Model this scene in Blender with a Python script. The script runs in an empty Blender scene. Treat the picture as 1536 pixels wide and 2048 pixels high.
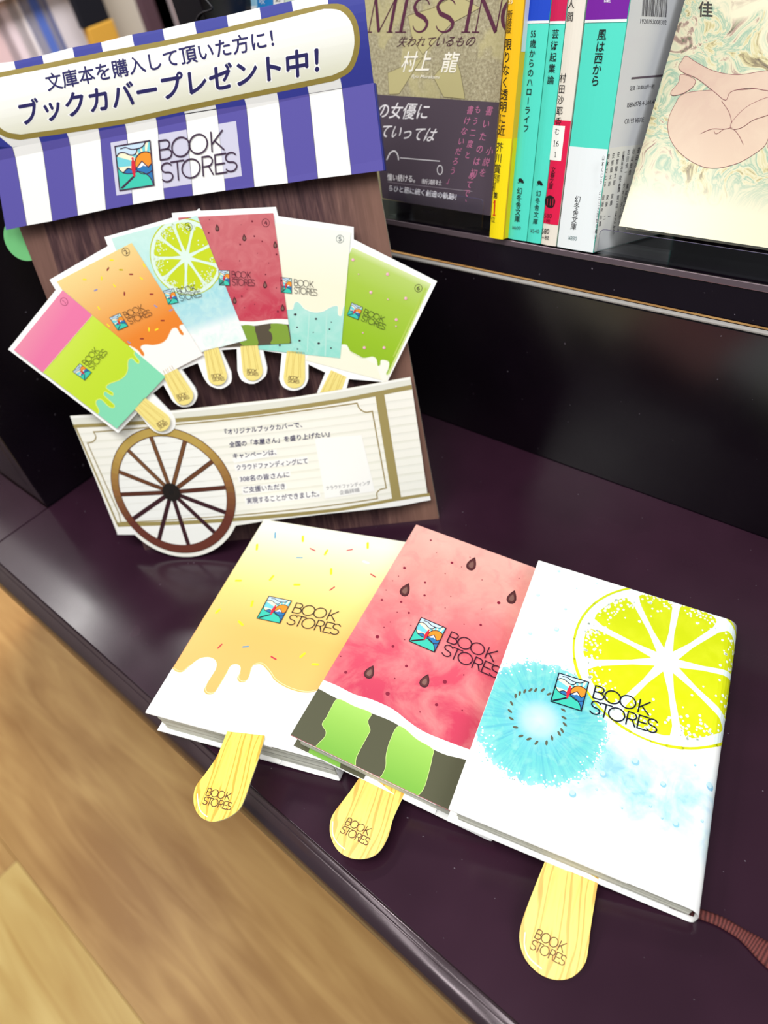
import bpy, bmesh, math, random
from mathutils import Vector, Matrix
from mathutils.geometry import tessellate_polygon

# ------------------------------------------------------------------ camera, world, lights, exposure
MM = 0.001
F = 1538.0                       # focal length in pixels of the 1536x2048 frame
CAM = Vector((0.0, 0.0, 360.57))  # millimetres above the ledge
CX = Vector((0.7311655, 0.6534200, -0.1960593))    # camera right in the world
CY = Vector((0.3513245, -0.6070083, -0.7128198))   # camera down
CZ = Vector((-0.5847803, 0.4523088, -0.6733860))   # camera forward
sc = bpy.context.scene
col = sc.collection
cd = bpy.data.cameras.new('camera')
cam = bpy.data.objects.new('camera', cd)
col.objects.link(cam)
m3 = Matrix((CX, -CY, -CZ)).transposed()
cam.matrix_world = Matrix.Translation(CAM * MM) @ m3.to_4x4()
cd.sensor_fit = 'VERTICAL'
cd.sensor_height = 36.0
cd.lens = F / 2048 * 36.0
cd.clip_start = 0.01
cd.dof.use_dof = True
cd.dof.focus_distance = 0.375
cd.dof.aperture_fstop = 9.0
sc.camera = cam

w = bpy.data.worlds.new('world')
sc.world = w
w.use_nodes = True
w.node_tree.nodes['Background'].inputs[0].default_value = (0.93, 0.97, 1.0, 1)
w.node_tree.nodes['Background'].inputs[1].default_value = 0.22

def area(name, loc, size, power, color=(1, 1, 1), target=(-150, 150, 0)):
    l = bpy.data.lights.new(name, 'AREA')
    l.shape = 'RECTANGLE'
    l.size, l.size_y = size[0] * MM, size[1] * MM
    l.energy = power
    l.color = color
    o = bpy.data.objects.new(name, l)
    col.objects.link(o)
    o.location = Vector(loc) * MM
    d = (Vector(target) - Vector(loc))
    o.rotation_euler = d.to_track_quat('-Z', 'Y').to_euler()
    return o
area('ceiling_or_fill_light', (-3250, 360, 1900), (1900, 800), 10, (1.0, 0.98, 0.96), (-3300, 330, 0))  # added lamp, placed so its reflection washes the left of the ledge
area('ceiling_tube', (-1900, -820, 1900), (3200, 90), 30, (1.0, 0.98, 0.95), (-700, 0, 0))
area('ceiling_or_fill_light', (-100, -380, 1800), (1300, 700), 44, (1.0, 0.985, 0.96), (-200, 150, 0))
area('ceiling_or_fill_light', (-1270, -1440, 1900), (110, 380), 5, (1.0, 0.98, 0.95), (-500, -400, 0))
area('ceiling_or_fill_light', (-1900, 900, 1900), (600, 600), 120, (1.0, 0.97, 0.95), (-2900, 1500, 0))  # added fill lamp that brightens the far background
area('ceiling_or_fill_light', (1150, -100, 1500), (500, 900), 26, (0.97, 0.985, 1.0), (-150, 300, 100))
sc.view_settings.view_transform = 'Standard'
sc.view_settings.look = 'None'
sc.view_settings.gamma = 1.0
sc.view_settings.use_curve_mapping = False
sc.view_settings.exposure = -0.44

# ------------------------------------------------------------------ helpers
def lin(c):
    c = c / 255.0
    return c / 12.92 if c <= 0.04045 else ((c + 0.055) / 1.055) ** 2.4
def L3(c, k=0.86):
    return tuple(lin(v) * k for v in c) + (1,)
_m = {}
def mat(c, rough=0.55, spec=0.3, metal=0.0, coat=0.0, k=0.86, name=None):
    key = (tuple(c), rough, spec, metal, coat, k)
    if key in _m:
        return _m[key]
    m = bpy.data.materials.new(name or 'print_colour')
    m.use_nodes = True
    b = m.node_tree.nodes['Principled BSDF']
    b.inputs['Base Color'].default_value = L3(c, k)
    b.inputs['Roughness'].default_value = rough
    b.inputs['Specular IOR Level'].default_value = spec
    b.inputs['Metallic'].default_value = metal
    b.inputs['Coat Weight'].default_value = coat
    _m[key] = m
    return m

def node_mat(name, rough=0.5, spec=0.3):
    m = bpy.data.materials.new(name)
    m.use_nodes = True
    nt = m.node_tree
    b = nt.nodes['Principled BSDF']
    b.inputs['Roughness'].default_value = rough
    b.inputs['Specular IOR Level'].default_value = spec
    return m, nt, b
def N(nt, t, **kw):
    n = nt.nodes.new(t)
    for k, v in kw.items():
        if k in n.inputs:
            n.inputs[k].default_value = v
        else:
            setattr(n, k, v)
    return n
def ramp(nt, src, stops, interp='LINEAR', k=0.86):
    r = nt.nodes.new('ShaderNodeValToRGB')
    r.color_ramp.interpolation = interp
    e = r.color_ramp.elements
    while len(e) > 1:
        e.remove(e[0])
    e[0].position = stops[0][0]
    e[0].color = L3(stops[0][1], k)
    for p, c in stops[1:]:
        x = e.new(p)
        x.color = L3(c, k)
    nt.links.new(src, r.inputs[0])
    return r.outputs[0]
def fac_ramp(nt, src, a, b, lo=0.0, hi=1.0):
    n = N(nt, 'ShaderNodeMapRange')
    nt.links.new(src, n.inputs[0])
    n.inputs[1].default_value, n.inputs[2].default_value = a, b
    n.inputs[3].default_value, n.inputs[4].default_value = lo, hi
    n.clamp = True
    return n.outputs[0]
def mixc(nt, fac, a, b, mode='MIX'):
    n = nt.nodes.new('ShaderNodeMix')
    n.data_type = 'RGBA'
    n.blend_type = mode
    for s, v in ((0, fac), (6, a), (7, b)):
        if hasattr(v, 'links') or hasattr(v, 'is_linked'):
            nt.links.new(v, n.inputs[s])
        else:
            n.inputs[s].default_value = v
    return n.outputs[2]
def coords(nt, kind='UV', scale=(1, 1, 1), loc=(0, 0, 0), rot=(0, 0, 0)):
    t = nt.nodes.new('ShaderNodeTexCoord')
    mp = nt.nodes.new('ShaderNodeMapping')
    mp.inputs['Scale'].default_value = scale
    mp.inputs['Location'].default_value = loc
    mp.inputs['Rotation'].default_value = rot
    nt.links.new(t.outputs[kind], mp.inputs[0])
    return mp.outputs[0]
def noise(nt, vec, scale, detail=3, rough=0.5, dist=0.0):
    n = N(nt, 'ShaderNodeTexNoise', Scale=scale, Detail=detail, Roughness=rough, Distortion=dist)
    nt.links.new(vec, n.inputs['Vector'])
    return n.outputs['Fac']
def sep(nt, vec):
    s = nt.nodes.new('ShaderNodeSeparateXYZ')
    nt.links.new(vec, s.inputs[0])
    return s.outputs
def math_(nt, op, a, b=0.0):
    n = nt.nodes.new('ShaderNodeMath')
    n.operation = op
    for i, v in enumerate((a, b)):
        if hasattr(v, 'is_linked'):
            nt.links.new(v, n.inputs[i])
        else:
            n.inputs[i].default_value = v
    return n.outputs[0]

def thing(name, label, cat, loc=(0, 0, 0), group=None):
    o = bpy.data.objects.new(name, None)
    col.objects.link(o)
    o.empty_display_size = 0.02
    o.location = Vector(loc) * MM
    o['label'] = label
    o['category'] = cat
    if group:
        o['group'] = group
    return o
def link(name, me, parent=None, label=None):
    o = bpy.data.objects.new(name, me)
    col.objects.link(o)
    if parent:
        o.parent = parent
        p, off = parent, Vector()
        while p:
            off += p.location
            p = p.parent
        o.location = -off
    if label:
        o['label'] = label
    return o
def tag(o, label, cat, group=None):
    o['label'] = label
    o['category'] = cat
    if group:
        o['group'] = group
    return o
def mesh(name, verts, faces, mats, parent=None, label=None, fm=None, smooth=False, uvs=None):
    me = bpy.data.meshes.new(name)
    me.from_pydata([tuple(Vector(v) * MM) for v in verts], [], faces)
    for m in (mats if isinstance(mats, (list, tuple)) else [mats]):
        me.materials.append(m)
    if fm:
        me.polygons.foreach_set('material_index', fm)
    if smooth:
        me.polygons.foreach_set('use_smooth', [True] * len(faces))
    if uvs:
        ul = me.uv_layers.new(name='UVMap')
        for lo in me.loops:
            ul.data[lo.index].uv = uvs[lo.vertex_index]
    me.update()
    return link(name, me, parent, label)

def box(name, o, a, b, c, m, parent=None, label=None, bev=0.0, seg=2):
    """box from corner o with edge vectors a, b, c (mm)"""
    o, a, b, c = map(Vector, (o, a, b, c))
    bm = bmesh.new()
    vs = [bm.verts.new((o + a * i + b * j + c * k) * MM) for i, j, k in
          ((0, 0, 0), (1, 0, 0), (1, 1, 0), (0, 1, 0), (0, 0, 1), (1, 0, 1), (1, 1, 1), (0, 1, 1))]
    for f in ((0, 3, 2, 1), (4, 5, 6, 7), (0, 1, 5, 4), (1, 2, 6, 5), (2, 3, 7, 6), (3, 0, 4, 7)):
        bm.faces.new([vs[i] for i in f])
    bmesh.ops.recalc_face_normals(bm, faces=bm.faces)
    if bev:
        bmesh.ops.bevel(bm, geom=bm.edges[:], offset=bev * MM, segments=seg, affect='EDGES', profile=0.5)
    me = bpy.data.meshes.new(name)
    bm.to_mesh(me)
    bm.free()
    me.materials.append(m)
    return link(name, me, parent, label)

def prism(name, prof, a0, a1, axis, m, parent=None, label=None, smooth=False, org=(0, 0, 0), ex=(0, 1, 0), ey=(0, 0, 1)):
    """closed profile (p,q) swept from a0 to a1 along axis"""
    org, ex, ey, axis = map(Vector, (org, ex, ey, axis))
    n = len(prof)
    vs = [org + axis * a + ex * p + ey * q for a in (a0, a1) for p, q in prof]
    fs = [(i, (i + 1) % n, n + (i + 1) % n, n + i) for i in range(n)]
    tri = tessellate_polygon([[Vector((p, q, 0)) for p, q in prof]])
    fs += [tuple(reversed(t)) for t in tri] + [tuple(n + i for i in t) for t in tri]
    o = mesh(name, vs, fs, m, parent, label)
    bm = bmesh.new()
    bm.from_mesh(o.data)
    bmesh.ops.recalc_face_normals(bm, faces=bm.faces)
    bm.to_mesh(o.data)
    bm.free()
    if smooth:
        o.data.polygons.foreach_set('use_smooth', [len(p.vertices) == 4 for p in o.data.polygons])
    return o

# photograph geometry -> places on real surfaces
def ray(px, py):
    return (CX * (px - 768) + CY * (py - 1024) + CZ * F).normalized()
def on_z(p, h=0.0):
    d = ray(*p)
    return CAM + d * ((h - CAM.z) / d.z)
def at_y_(p, y):
    d = ray(*p)
    return CAM + d * (y / d.y)
class Surf:
    """surface P + r*u + w*v + n*h(u,v); profile() may bend it"""
    def __init__(s, P, r, w, h=None, bend=None):
        s.P, s.r, s.w = Vector(P), Vector(r).normalized(), Vector(w).normalized()
        s.n = s.r.cross(s.w).normalized()
        s.h = h or (lambda u, v: 0.0)
        s.bend = bend
    def at(s, p):
        d = ray(*p)
        hh = 0.0
        for _ in range(8):
            q = CAM + d * (((s.P + s.n * hh - CAM).dot(s.n)) / d.dot(s.n))
            u, v = (q - s.P).dot(s.r), (q - s.P).dot(s.w)
            h2 = s.h(u, v)
            if abs(h2 - hh) < 1e-4:
                break
            hh = h2
        return (u, v)
    def pos(s, u, v, k=0.0):
        if s.bend:
            uu, nn, nu, nv = s.bend(u)
            return s.P + s.r * (uu + nu * k) + s.w * v + s.n * (nn + s.h(u, v) + nv * k)
        return s.P + s.r * u + s.w * v + s.n * (s.h(u, v) + k)

def pl(f, knots):
    """piecewise linear version of f so that sheets and the ink on them share the same facets"""
    ks = sorted(knots)
    vals = [f(k) for k in ks]
    def g(x):
        if x <= ks[0]:
            return vals[0]
        if x >= ks[-1]:
            return vals[-1]
        for i in range(len(ks) - 1):
            if x <= ks[i + 1]:
                t = (x - ks[i]) / (ks[i + 1] - ks[i])
                return vals[i] + (vals[i + 1] - vals[i]) * t
    return g
def smooth(pts, n=5, closed=True):
    out = []
    N_ = len(pts)
    rng = range(N_) if closed else range(N_ - 1)
    for i in rng:
        g = (lambda j: pts[j % N_]) if closed else (lambda j: pts[max(0, min(N_ - 1, j))])
        p0, p1, p2, p3 = g(i - 1), g(i), g(i + 1), g(i + 2)
        for k in range(n):
            t = k / n
            out.append(tuple(0.5 * ((2 * p1[a]) + (-p0[a] + p2[a]) * t + (2 * p0[a] - 5 * p1[a] + 4 * p2[a] - p3[a]) * t * t
                                    + (-p0[a] + 3 * p1[a] - 3 * p2[a] + p3[a]) * t ** 3) for a in (0, 1)))
    if not closed:
        out.append(tuple(pts[-1]))
    return out
def crop(pts, ox, oy, s):
    return [(ox + x / s, oy + y / s) for x, y in pts]
def clip(poly, conv):
    """clip polygon by a convex ccw polygon (uv)"""
    area_ = sum(conv[i][0] * conv[(i + 1) % len(conv)][1] - conv[(i + 1) % len(conv)][0] * conv[i][1] for i in range(len(conv)))
    if area_ < 0:
        conv = conv[::-1]
    for i in range(len(conv)):
        a, b = conv[i], conv[(i + 1) % len(conv)]
        def side(p):
            return (b[0] - a[0]) * (p[1] - a[1]) - (b[1] - a[1]) * (p[0] - a[0])
        out = []
        for j in range(len(poly)):
            p, q = poly[j], poly[(j + 1) % len(poly)]
            sp, sq = side(p), side(q)
            if sp >= 0:
                out.append(p)
            if (sp >= 0) != (sq >= 0):
                t = sp / (sp - sq)
                out.append((p[0] + (q[0] - p[0]) * t, p[1] + (q[1] - p[1]) * t))
        poly = out
        if len(poly) < 3:
            return []
    return poly

_glyph = {}
def glyphs(s, off=0.0, shear=0.0, space=1.0):
    key = (s, off, shear, space)
    if key not in _glyph:
        c = bpy.data.curves.new('lettering', 'FONT')
        c.body = s
        c.resolution_u = 3
        c.offset = off
        c.shear = shear
        c.space_character = space
        o = bpy.data.objects.new('lettering', c)
        col.objects.link(o)
        bpy.context.view_layer.update()
        me = bpy.data.meshes.new_from_object(o)
        vs = [(v.co.x, v.co.y) for v in me.vertices]
        me.calc_loop_triangles()
        fs = [tuple(p.vertices) for p in me.loop_triangles]
        bpy.data.objects.remove(o)
        bpy.data.meshes.remove(me)
        _glyph[key] = (vs, fs)
    return _glyph[key]

class Print:
    """flat ink lying on a surface: polygons, strokes and lettering in thin layers"""
    def __init__(s, surf, base=1):
        s.S, s.v, s.f, s.m, s.mats = surf, [], [], [], []
        s.base = base
        s.clipto = None
    def _mi(s, c):
        m = mat(c) if isinstance(c, tuple) else c
        if m not in s.mats:
            s.mats.append(m)
        return s.mats.index(m)
    def uv(s, pts):
        return [s.S.at(p) for p in pts]
    def poly_uv(s, pts, c, lay=0, holes=()):
        if s.clipto and not holes:
            pts = clip(pts, s.clipto)
            if len(pts) < 3:
                return
        i0 = len(s.v)
        k = (s.base + lay) * 0.045
        loops = [pts] + list(holes)
        tri = tessellate_polygon([[Vector((x, y, 0)) for x, y in lp] for lp in loops])
        for lp in loops:
            s.v += [(x, y, k) for x, y in lp]
        mi = s._mi(c)
        for t in tri:
            a, b, c_ = (s.v[i0 + i] for i in t)
            ar = (b[0] - a[0]) * (c_[1] - a[1]) - (b[1] - a[1]) * (c_[0] - a[0])
            if abs(ar) < 1e-9:
                continue
            t = tuple(i0 + i for i in t)
            s.f.append(t if ar > 0 else t[::-1])
            s.m.append(mi)
    def poly(s, pts, c, lay=0, holes=()):
        s.poly_uv(s.uv(pts), c, lay, [s.uv(h) for h in holes])
    def stroke_uv(s, pts, wd, c, lay=0, closed=False, cap=True, taper=None):
        pts = [Vector(p) for p in pts]
        q = [pts[0]]
        for p in pts[1:]:
            if (p - q[-1]).length > 1e-5:
                q.append(p)
        pts = q
        if closed and (pts[0] - pts[-1]).length < 1e-5:
            pts.pop()
        n = len(pts)
        if n < 2:
            return
        Lf, Rt = [], []
        for i in range(n):
            if closed:
                a, b = pts[i] - pts[i - 1], pts[(i + 1) % n] - pts[i]
            else:
                a = pts[i] - pts[i - 1] if i else pts[1] - pts[0]
                b = pts[i + 1] - pts[i] if i < n - 1 else a
            a, b = a.normalized(), b.normalized()
            t = (a + b)
            t = t.normalized() if t.length > 0.05 else b
            nn = Vector((-t.y, t.x))
            cs = max(0.45, nn.dot(Vector((-b.y, b.x))))
            hw = wd / 2 * (taper[i] if taper else 1.0)
            Lf.append(pts[i] + nn * hw / cs)
            Rt.append(pts[i] - nn * hw / cs)
        i0 = len(s.v)
        k = (s.base + lay) * 0.045
        quads = []
        for i in range(n if closed else n - 1):
            j = (i + 1) % n
            quads.append([Lf[i], Rt[i], Rt[j], Lf[j]])
        if cap and not closed:
            for e, d in ((0, pts[0] - pts[1]), (n - 1, pts[-1] - pts[-2])):
                d = d.normalized()
                nn = Vector((-d.y, d.x))
                hw = wd / 2 * (taper[e] if taper else 1.0)
                quads.append([pts[e] + (nn * math.cos(a) + d * math.sin(a)) * hw for a in (0, .785, 1.571, 2.356, 3.1416)])
        mi = s._mi(c)
        for qd in quads:
            qd = [(p[0], p[1]) for p in qd]
            if s.clipto:
                qd = clip(qd, s.clipto)
                if len(qd) < 3:
                    continue
            ar = sum(qd[i][0] * qd[(i + 1) % len(qd)][1] - qd[(i + 1) % len(qd)][0] * qd[i][1] for i in range(len(qd)))
            if abs(ar) < 1e-9:
                continue
            if ar < 0:
                qd = qd[::-1]
            b0 = len(s.v)
            s.v += [(x, y, k) for x, y in qd]
            s.f.append(tuple(range(b0, b0 + len(qd))))
            s.m.append(mi)
    def stroke(s, pts, wd, c, lay=0, closed=False, cap=True):
        s.stroke_uv(s.uv(pts), wd, c, lay, closed, cap)
    def disc_uv(s, cu, cv, r, c, lay=0, n=14, ry=None, rot=0.0):
        ry = ry or r
        cr, sr = math.cos(rot), math.sin(rot)
        s.poly_uv([(cu + math.cos(6.2832 * i / n) * r * cr - math.sin(6.2832 * i / n) * ry * sr,
                    cv + math.cos(6.2832 * i / n) * r * sr + math.sin(6.2832 * i / n) * ry * cr) for i in range(n)], c, lay)
    def text(s, t, p0, p1, p2, c, lay=0, off=0.0, shear=0.0, space=1.0, bold=0.0):
        """lettering whose bounding box lies on p0 (bottom left), p1 (bottom right), p2 (top left), in photo pixels"""
        a, b, d = [Vector(q) for q in s.uv([p0, p1, p2])]
        if not bold:
            s.text_uv(t, a, b, d, c, lay, off, shear, space)
            return
        ex, ey = (b - a).normalized(), (d - a).normalized()
        for j, (sx, sy) in enumerate(((-1, 0), (1, 0), (0, 1), (0, -1))):
            o = (ex * sx + ey * sy) * bold
            s.text_uv(t, a + o, b + o, d + o, c, lay + j * .22, off, shear, space)
    def text_uv(s, t, a, b, d, c, lay=0, off=0.0, shear=0.0, space=1.0):
        if t == '1':                                   # the built-in figure one is a bare bar
            a, ex, ey = Vector(a), Vector(b) - Vector(a), Vector(d) - Vector(a)
            w_ = .22 + off * 4
            q = [(.5 - w_ / 2, .08), (.1, .08), (.1, 0), (.9, 0), (.9, .08), (.5 + w_ / 2, .08), (.5 + w_ / 2, 1), (.5 - w_ / 3, 1), (.1, .86), (.1, .78), (.5 - w_ / 2, .84)]
            s.poly_uv([tuple(a + ex * x + ey * y) for x, y in q], c, lay)
            return
        vs0, _ = glyphs(t, 0.0, shear, space)
        vs, fs = glyphs(t, off, shear, space)
        if not vs0 or not vs:
            return
        x0, x1 = min(v[0] for v in vs0), max(v[0] for v in vs0)
        y0, y1 = min(v[1] for v in vs0), max(v[1] for v in vs0)
        a, ex, ey = Vector(a), Vector(b) - Vector(a), Vector(d) - Vector(a)
        s._put(vs, fs, lambda x, y: a + ex * ((x - x0) / max(1e-6, x1 - x0)) + ey * ((y - y0) / max(1e-6, y1 - y0)), c, lay)
    def _put(s, vs, fs, fn, c, lay):
        i0 = len(s.v)
        k = (s.base + lay) * 0.045
        for x, y in vs:
            q = fn(x, y)
            s.v.append((q[0], q[1], k))
        mi = s._mi(c)
        for f in fs:
            f = tuple(i0 + i for i in f)
            ar = sum(s.v[f[i]][0] * s.v[f[(i + 1) % len(f)]][1] - s.v[f[(i + 1) % len(f)]][0] * s.v[f[i]][1] for i in range(len(f)))
            s.f.append(f if ar >= 0 else f[::-1])
            s.m.append(mi)
    def vtext(s, t, p0, p1, size, c, lay=0, off=0.0, shear=0.0, wide=1.0):
        """upright column of characters from centre p0 (top) to centre p1 (last); size = character width in pixels"""
        n = len(t)
        a, b = Vector(s.S.at(p0)), Vector(s.S.at(p1))
        e = Vector(s.S.at((p0[0] + size, p0[1] + size * 0.12))) - a
        em = e.length * 1.0
        down = (b - a) / max(1, n - 1) if n > 1 else Vector((0, -1))
        dn = down.normalized() if n > 1 else Vector((0, -1))
        rt = Vector((-dn.y, dn.x))
        rt = Vector((1, 0)) if abs(rt.x) > 0.9 and shear == 0 else rt
        for i, ch in enumerate(t):
            if ch == ' ':
                continue
            cpos = a + down * i
            vs, fs = glyphs(ch, off, shear)
            if ch in 'ー—':
                fn = lambda x, y: cpos + rt * (-(y - .38) * em) * 1.0 + dn * ((x - .5) * em)
            elif ch in '、。':
                fn = lambda x, y: cpos + rt * ((x - .0) * em * wide) - dn * ((y - .0) * em)
            elif len(ch) > 1:
                fn = lambda x, y: cpos + rt * ((x - .6) * em * wide * .85) - dn * ((y - .36) * em)
            elif ord(ch) < 256:
                fn = lambda x, y: cpos + rt * ((x - .3) * em * wide) - dn * ((y - .36) * em)
            else:
                fn = lambda x, y: cpos + rt * ((x - .5) * em * wide) - dn * ((y - .38) * em)
            s._put(vs, fs, fn, c, lay)
    def build(s, name, parent, label=None, ucuts=(), cliprect=None, smoothed=False):
        def half(poly, ax, val, keep_low):
            out = []
            n = len(poly)
            for i in range(n):
                p, q = poly[i], poly[(i + 1) % n]
                a, b = p[ax] - val, q[ax] - val
                if keep_low:
                    a, b = -a, -b
                if a >= 0:
                    out.append(p)
                if (a > 0 and b < 0) or (a < 0 and b > 0):
                    t = a / (a - b)
                    out.append(tuple(p[k] + (q[k] - p[k]) * t for k in range(3)))
            return out
        us = sorted(u for u in ucuts if not isinstance(u, tuple))
        vs_ = sorted(u[0] for u in ucuts if isinstance(u, tuple))
        verts, faces, fm = [], [], []
        for f, mi in zip(s.f, s.m):
            polys = [[s.v[i] for i in f]]
            if cliprect:
                for ax, val, low in ((0, cliprect[0], False), (0, cliprect[1], True), (1, cliprect[2], False), (1, cliprect[3], True)):
                    polys = [half(p, ax, val, low) for p in polys if len(p) > 2]
            for ax, ks in ((0, us), (1, vs_)):
                for k in ks:
                    nxt = []
                    for p in polys:
                        if len(p) < 3:
                            continue
                        lo, hi = min(q[ax] for q in p), max(q[ax] for q in p)
                        if lo < k - 1e-7 and hi > k + 1e-7:
                            nxt += [half(p, ax, k, True), half(p, ax, k, False)]
                        else:
                            nxt.append(p)
                    polys = nxt
            for p in polys:
                q = [p[0]] if p else []
                for c in p[1:]:
                    if abs(c[0] - q[-1][0]) + abs(c[1] - q[-1][1]) > 1e-6:
                        q.append(c)
                if len(q) > 2 and abs(q[0][0] - q[-1][0]) + abs(q[0][1] - q[-1][1]) < 1e-6:
                    q.pop()
                if len(q) < 3:
                    continue
                b0 = len(verts)
                verts += q
                faces.append(tuple(range(b0, b0 + len(q))))
                fm.append(mi)
        me = bpy.data.meshes.new(name)
        me.from_pydata([tuple(s.S.pos(*c) * MM) for c in verts], [], faces)
        for m in s.mats:
            me.materials.append(m)
        me.polygons.foreach_set('material_index', fm)
        ul = me.uv_layers.new(name='UVMap')
        fl = []
        for f in faces:
            for i in f:
                fl += [verts[i][0] / 100, verts[i][1] / 100]
        ul.data.foreach_set('uv', fl)
        me.update()
        return link(name, me, parent, label)

def sheet(name, surf, outline, m, thick, parent, label=None, ucuts=(), in_uv=False, edge=None, top=0.0, smoothed=False, flat=False):
    """cut-out sheet of real thickness lying behind its front surface"""
    pts = outline if in_uv else [surf.at(p) for p in outline]
    bm = bmesh.new()
    vs = [bm.verts.new((x, y, 0)) for x, y in pts]
    for t in tessellate_polygon([[Vector((x, y, 0)) for x, y in pts]]):
        f = bm.faces.new([vs[i] for i in t])
        f.normal_update()
        if f.normal.z < 0:
            f.normal_flip()
    for u in ucuts:
        co, no = (((0, u[0], 0), (0, 1, 0)) if isinstance(u, tuple) else ((u, 0, 0), (1, 0, 0)))
        bmesh.ops.bisect_plane(bm, geom=bm.verts[:] + bm.edges[:] + bm.faces[:], plane_co=co, plane_no=no, dist=1e-6)
    uvl = bm.loops.layers.uv.new('UVMap')
    for fc in bm.faces:
        for lo in fc.loops:
            lo[uvl].uv = (lo.vert.co.x / 100, lo.vert.co.y / 100)
    bd = [e for e in bm.edges if e.is_boundary]
    bound = [(e.verts[0], e.verts[1]) if e.link_loops[0].vert == e.verts[0] else (e.verts[1], e.verts[0]) for e in bd]
    back = {v: bm.verts.new(v.co) for v in bm.verts[:]}
    ff = bm.faces[:]
    fb = [bm.faces.new([back[v] for v in reversed(f.verts)]) for f in ff]
    fs = [bm.faces.new([b, a, back[a], back[b]]) for a, b in bound]
    for f in fb + fs:
        f.material_index = 1
    bset = set(back.values())
    for e in bd:
        e.smooth = False
    for v in bm.verts:
        v.co = (surf.pos(v.co.x, v.co.y, top - (thick if v in bset else 0))) * MM
    me = bpy.data.meshes.new(name)
    bm.to_mesh(me)
    bm.free()
    me.materials.append(m)
    me.materials.append(edge or m)
    if smoothed:
        me.polygons.foreach_set('use_smooth', [i < len(ff) for i in range(len(me.polygons))])
    return link(name, me, parent, label)

# ------------------------------------------------------------------ the bookshop mark
def affine(pr, TL, TR, BL):
    o, x, y = (Vector(q) for q in pr.uv([TL, TR, BL]))
    return lambda a, b: tuple(o + (x - o) * a + (y - o) * b)
def arc(cx, cy, rx, ry, a0, a1, n=14):
    return [(cx + rx * math.cos(math.radians(a0 + (a1 - a0) * i / n)), cy + ry * math.sin(math.radians(a0 + (a1 - a0) * i / n))) for i in range(n + 1)]
def wordmark():
    """strokes in icon units (x to the right, y down)"""
    S = []
    t, m_, b = .042, .24, .462
    S.append([(1.246, b), (1.246, t), (1.42, t)] + arc(1.42, (t + m_) / 2, .12, (m_ - t) / 2, -90, 90, 8) + [(1.246, m_)])
    S.append([(1.42, m_)] + arc(1.44, (m_ + b) / 2, .14, (b - m_) / 2, -90, 90, 8) + [(1.246, b)])
    S.append(arc(1.849, .25, .25, .21, 0, 360, 26))
    S.append(arc(2.341, .25, .25, .21, 0, 360, 26))
    S.append([(2.707, t), (2.707, b)])
    S.append([(3.02, t), (2.707, .31)])
    S.append([(2.80, .245), (3.04, b)])
    t, m_, b = .55, .76, .97
    def ess(x0, x1):
        cx, w_ = (x0 + x1) / 2, (x1 - x0) / 2
        return (arc(cx, (t + m_) / 2, w_ * .93, (m_ - t) / 2, -25, -180, 9) + arc(cx, (t + m_) / 2, w_ * .93, (m_ - t) / 2, 180, 95, 5)
                + arc(cx, (m_ + b) / 2, w_, (b - m_) / 2, -85, 0, 5) + arc(cx, (m_ + b) / 2, w_, (b - m_) / 2, 0, 155, 9))
    S.append(ess(1.246, 1.56))
    S.append([(1.536, t), (1.90, t)])
    S.append([(1.712, t), (1.712, b)])
    S.append(arc(2.087, .76, .255, .21, 0, 360, 26))
    S.append([(2.42, b), (2.42, t), (2.56, t)] + arc(2.57, (t + m_) / 2 + .005, .13, (m_ - t) / 2 + .005, -90, 90, 8) + [(2.42, m_ + .01)])
    S.append([(2.58, m_ + .01), (2.70, b)])
    S.append([(3.08, t), (2.775, t), (2.775, b), (3.08, b)])
    S.append([(2.775, .76), (3.03, .76)])
    S.append(ess(3.06, 3.37))
    return S
WM = wordmark()
def draw_wordmark(pr, A, ink, lay, wd):
    for st in WM:
        closed = len(st) > 20 and math.dist(st[0], st[-1]) < 1e-4
        pr.stroke_uv([A(*p) for p in st], wd, ink, lay, closed=closed)
INK = (28, 16, 34)
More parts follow.
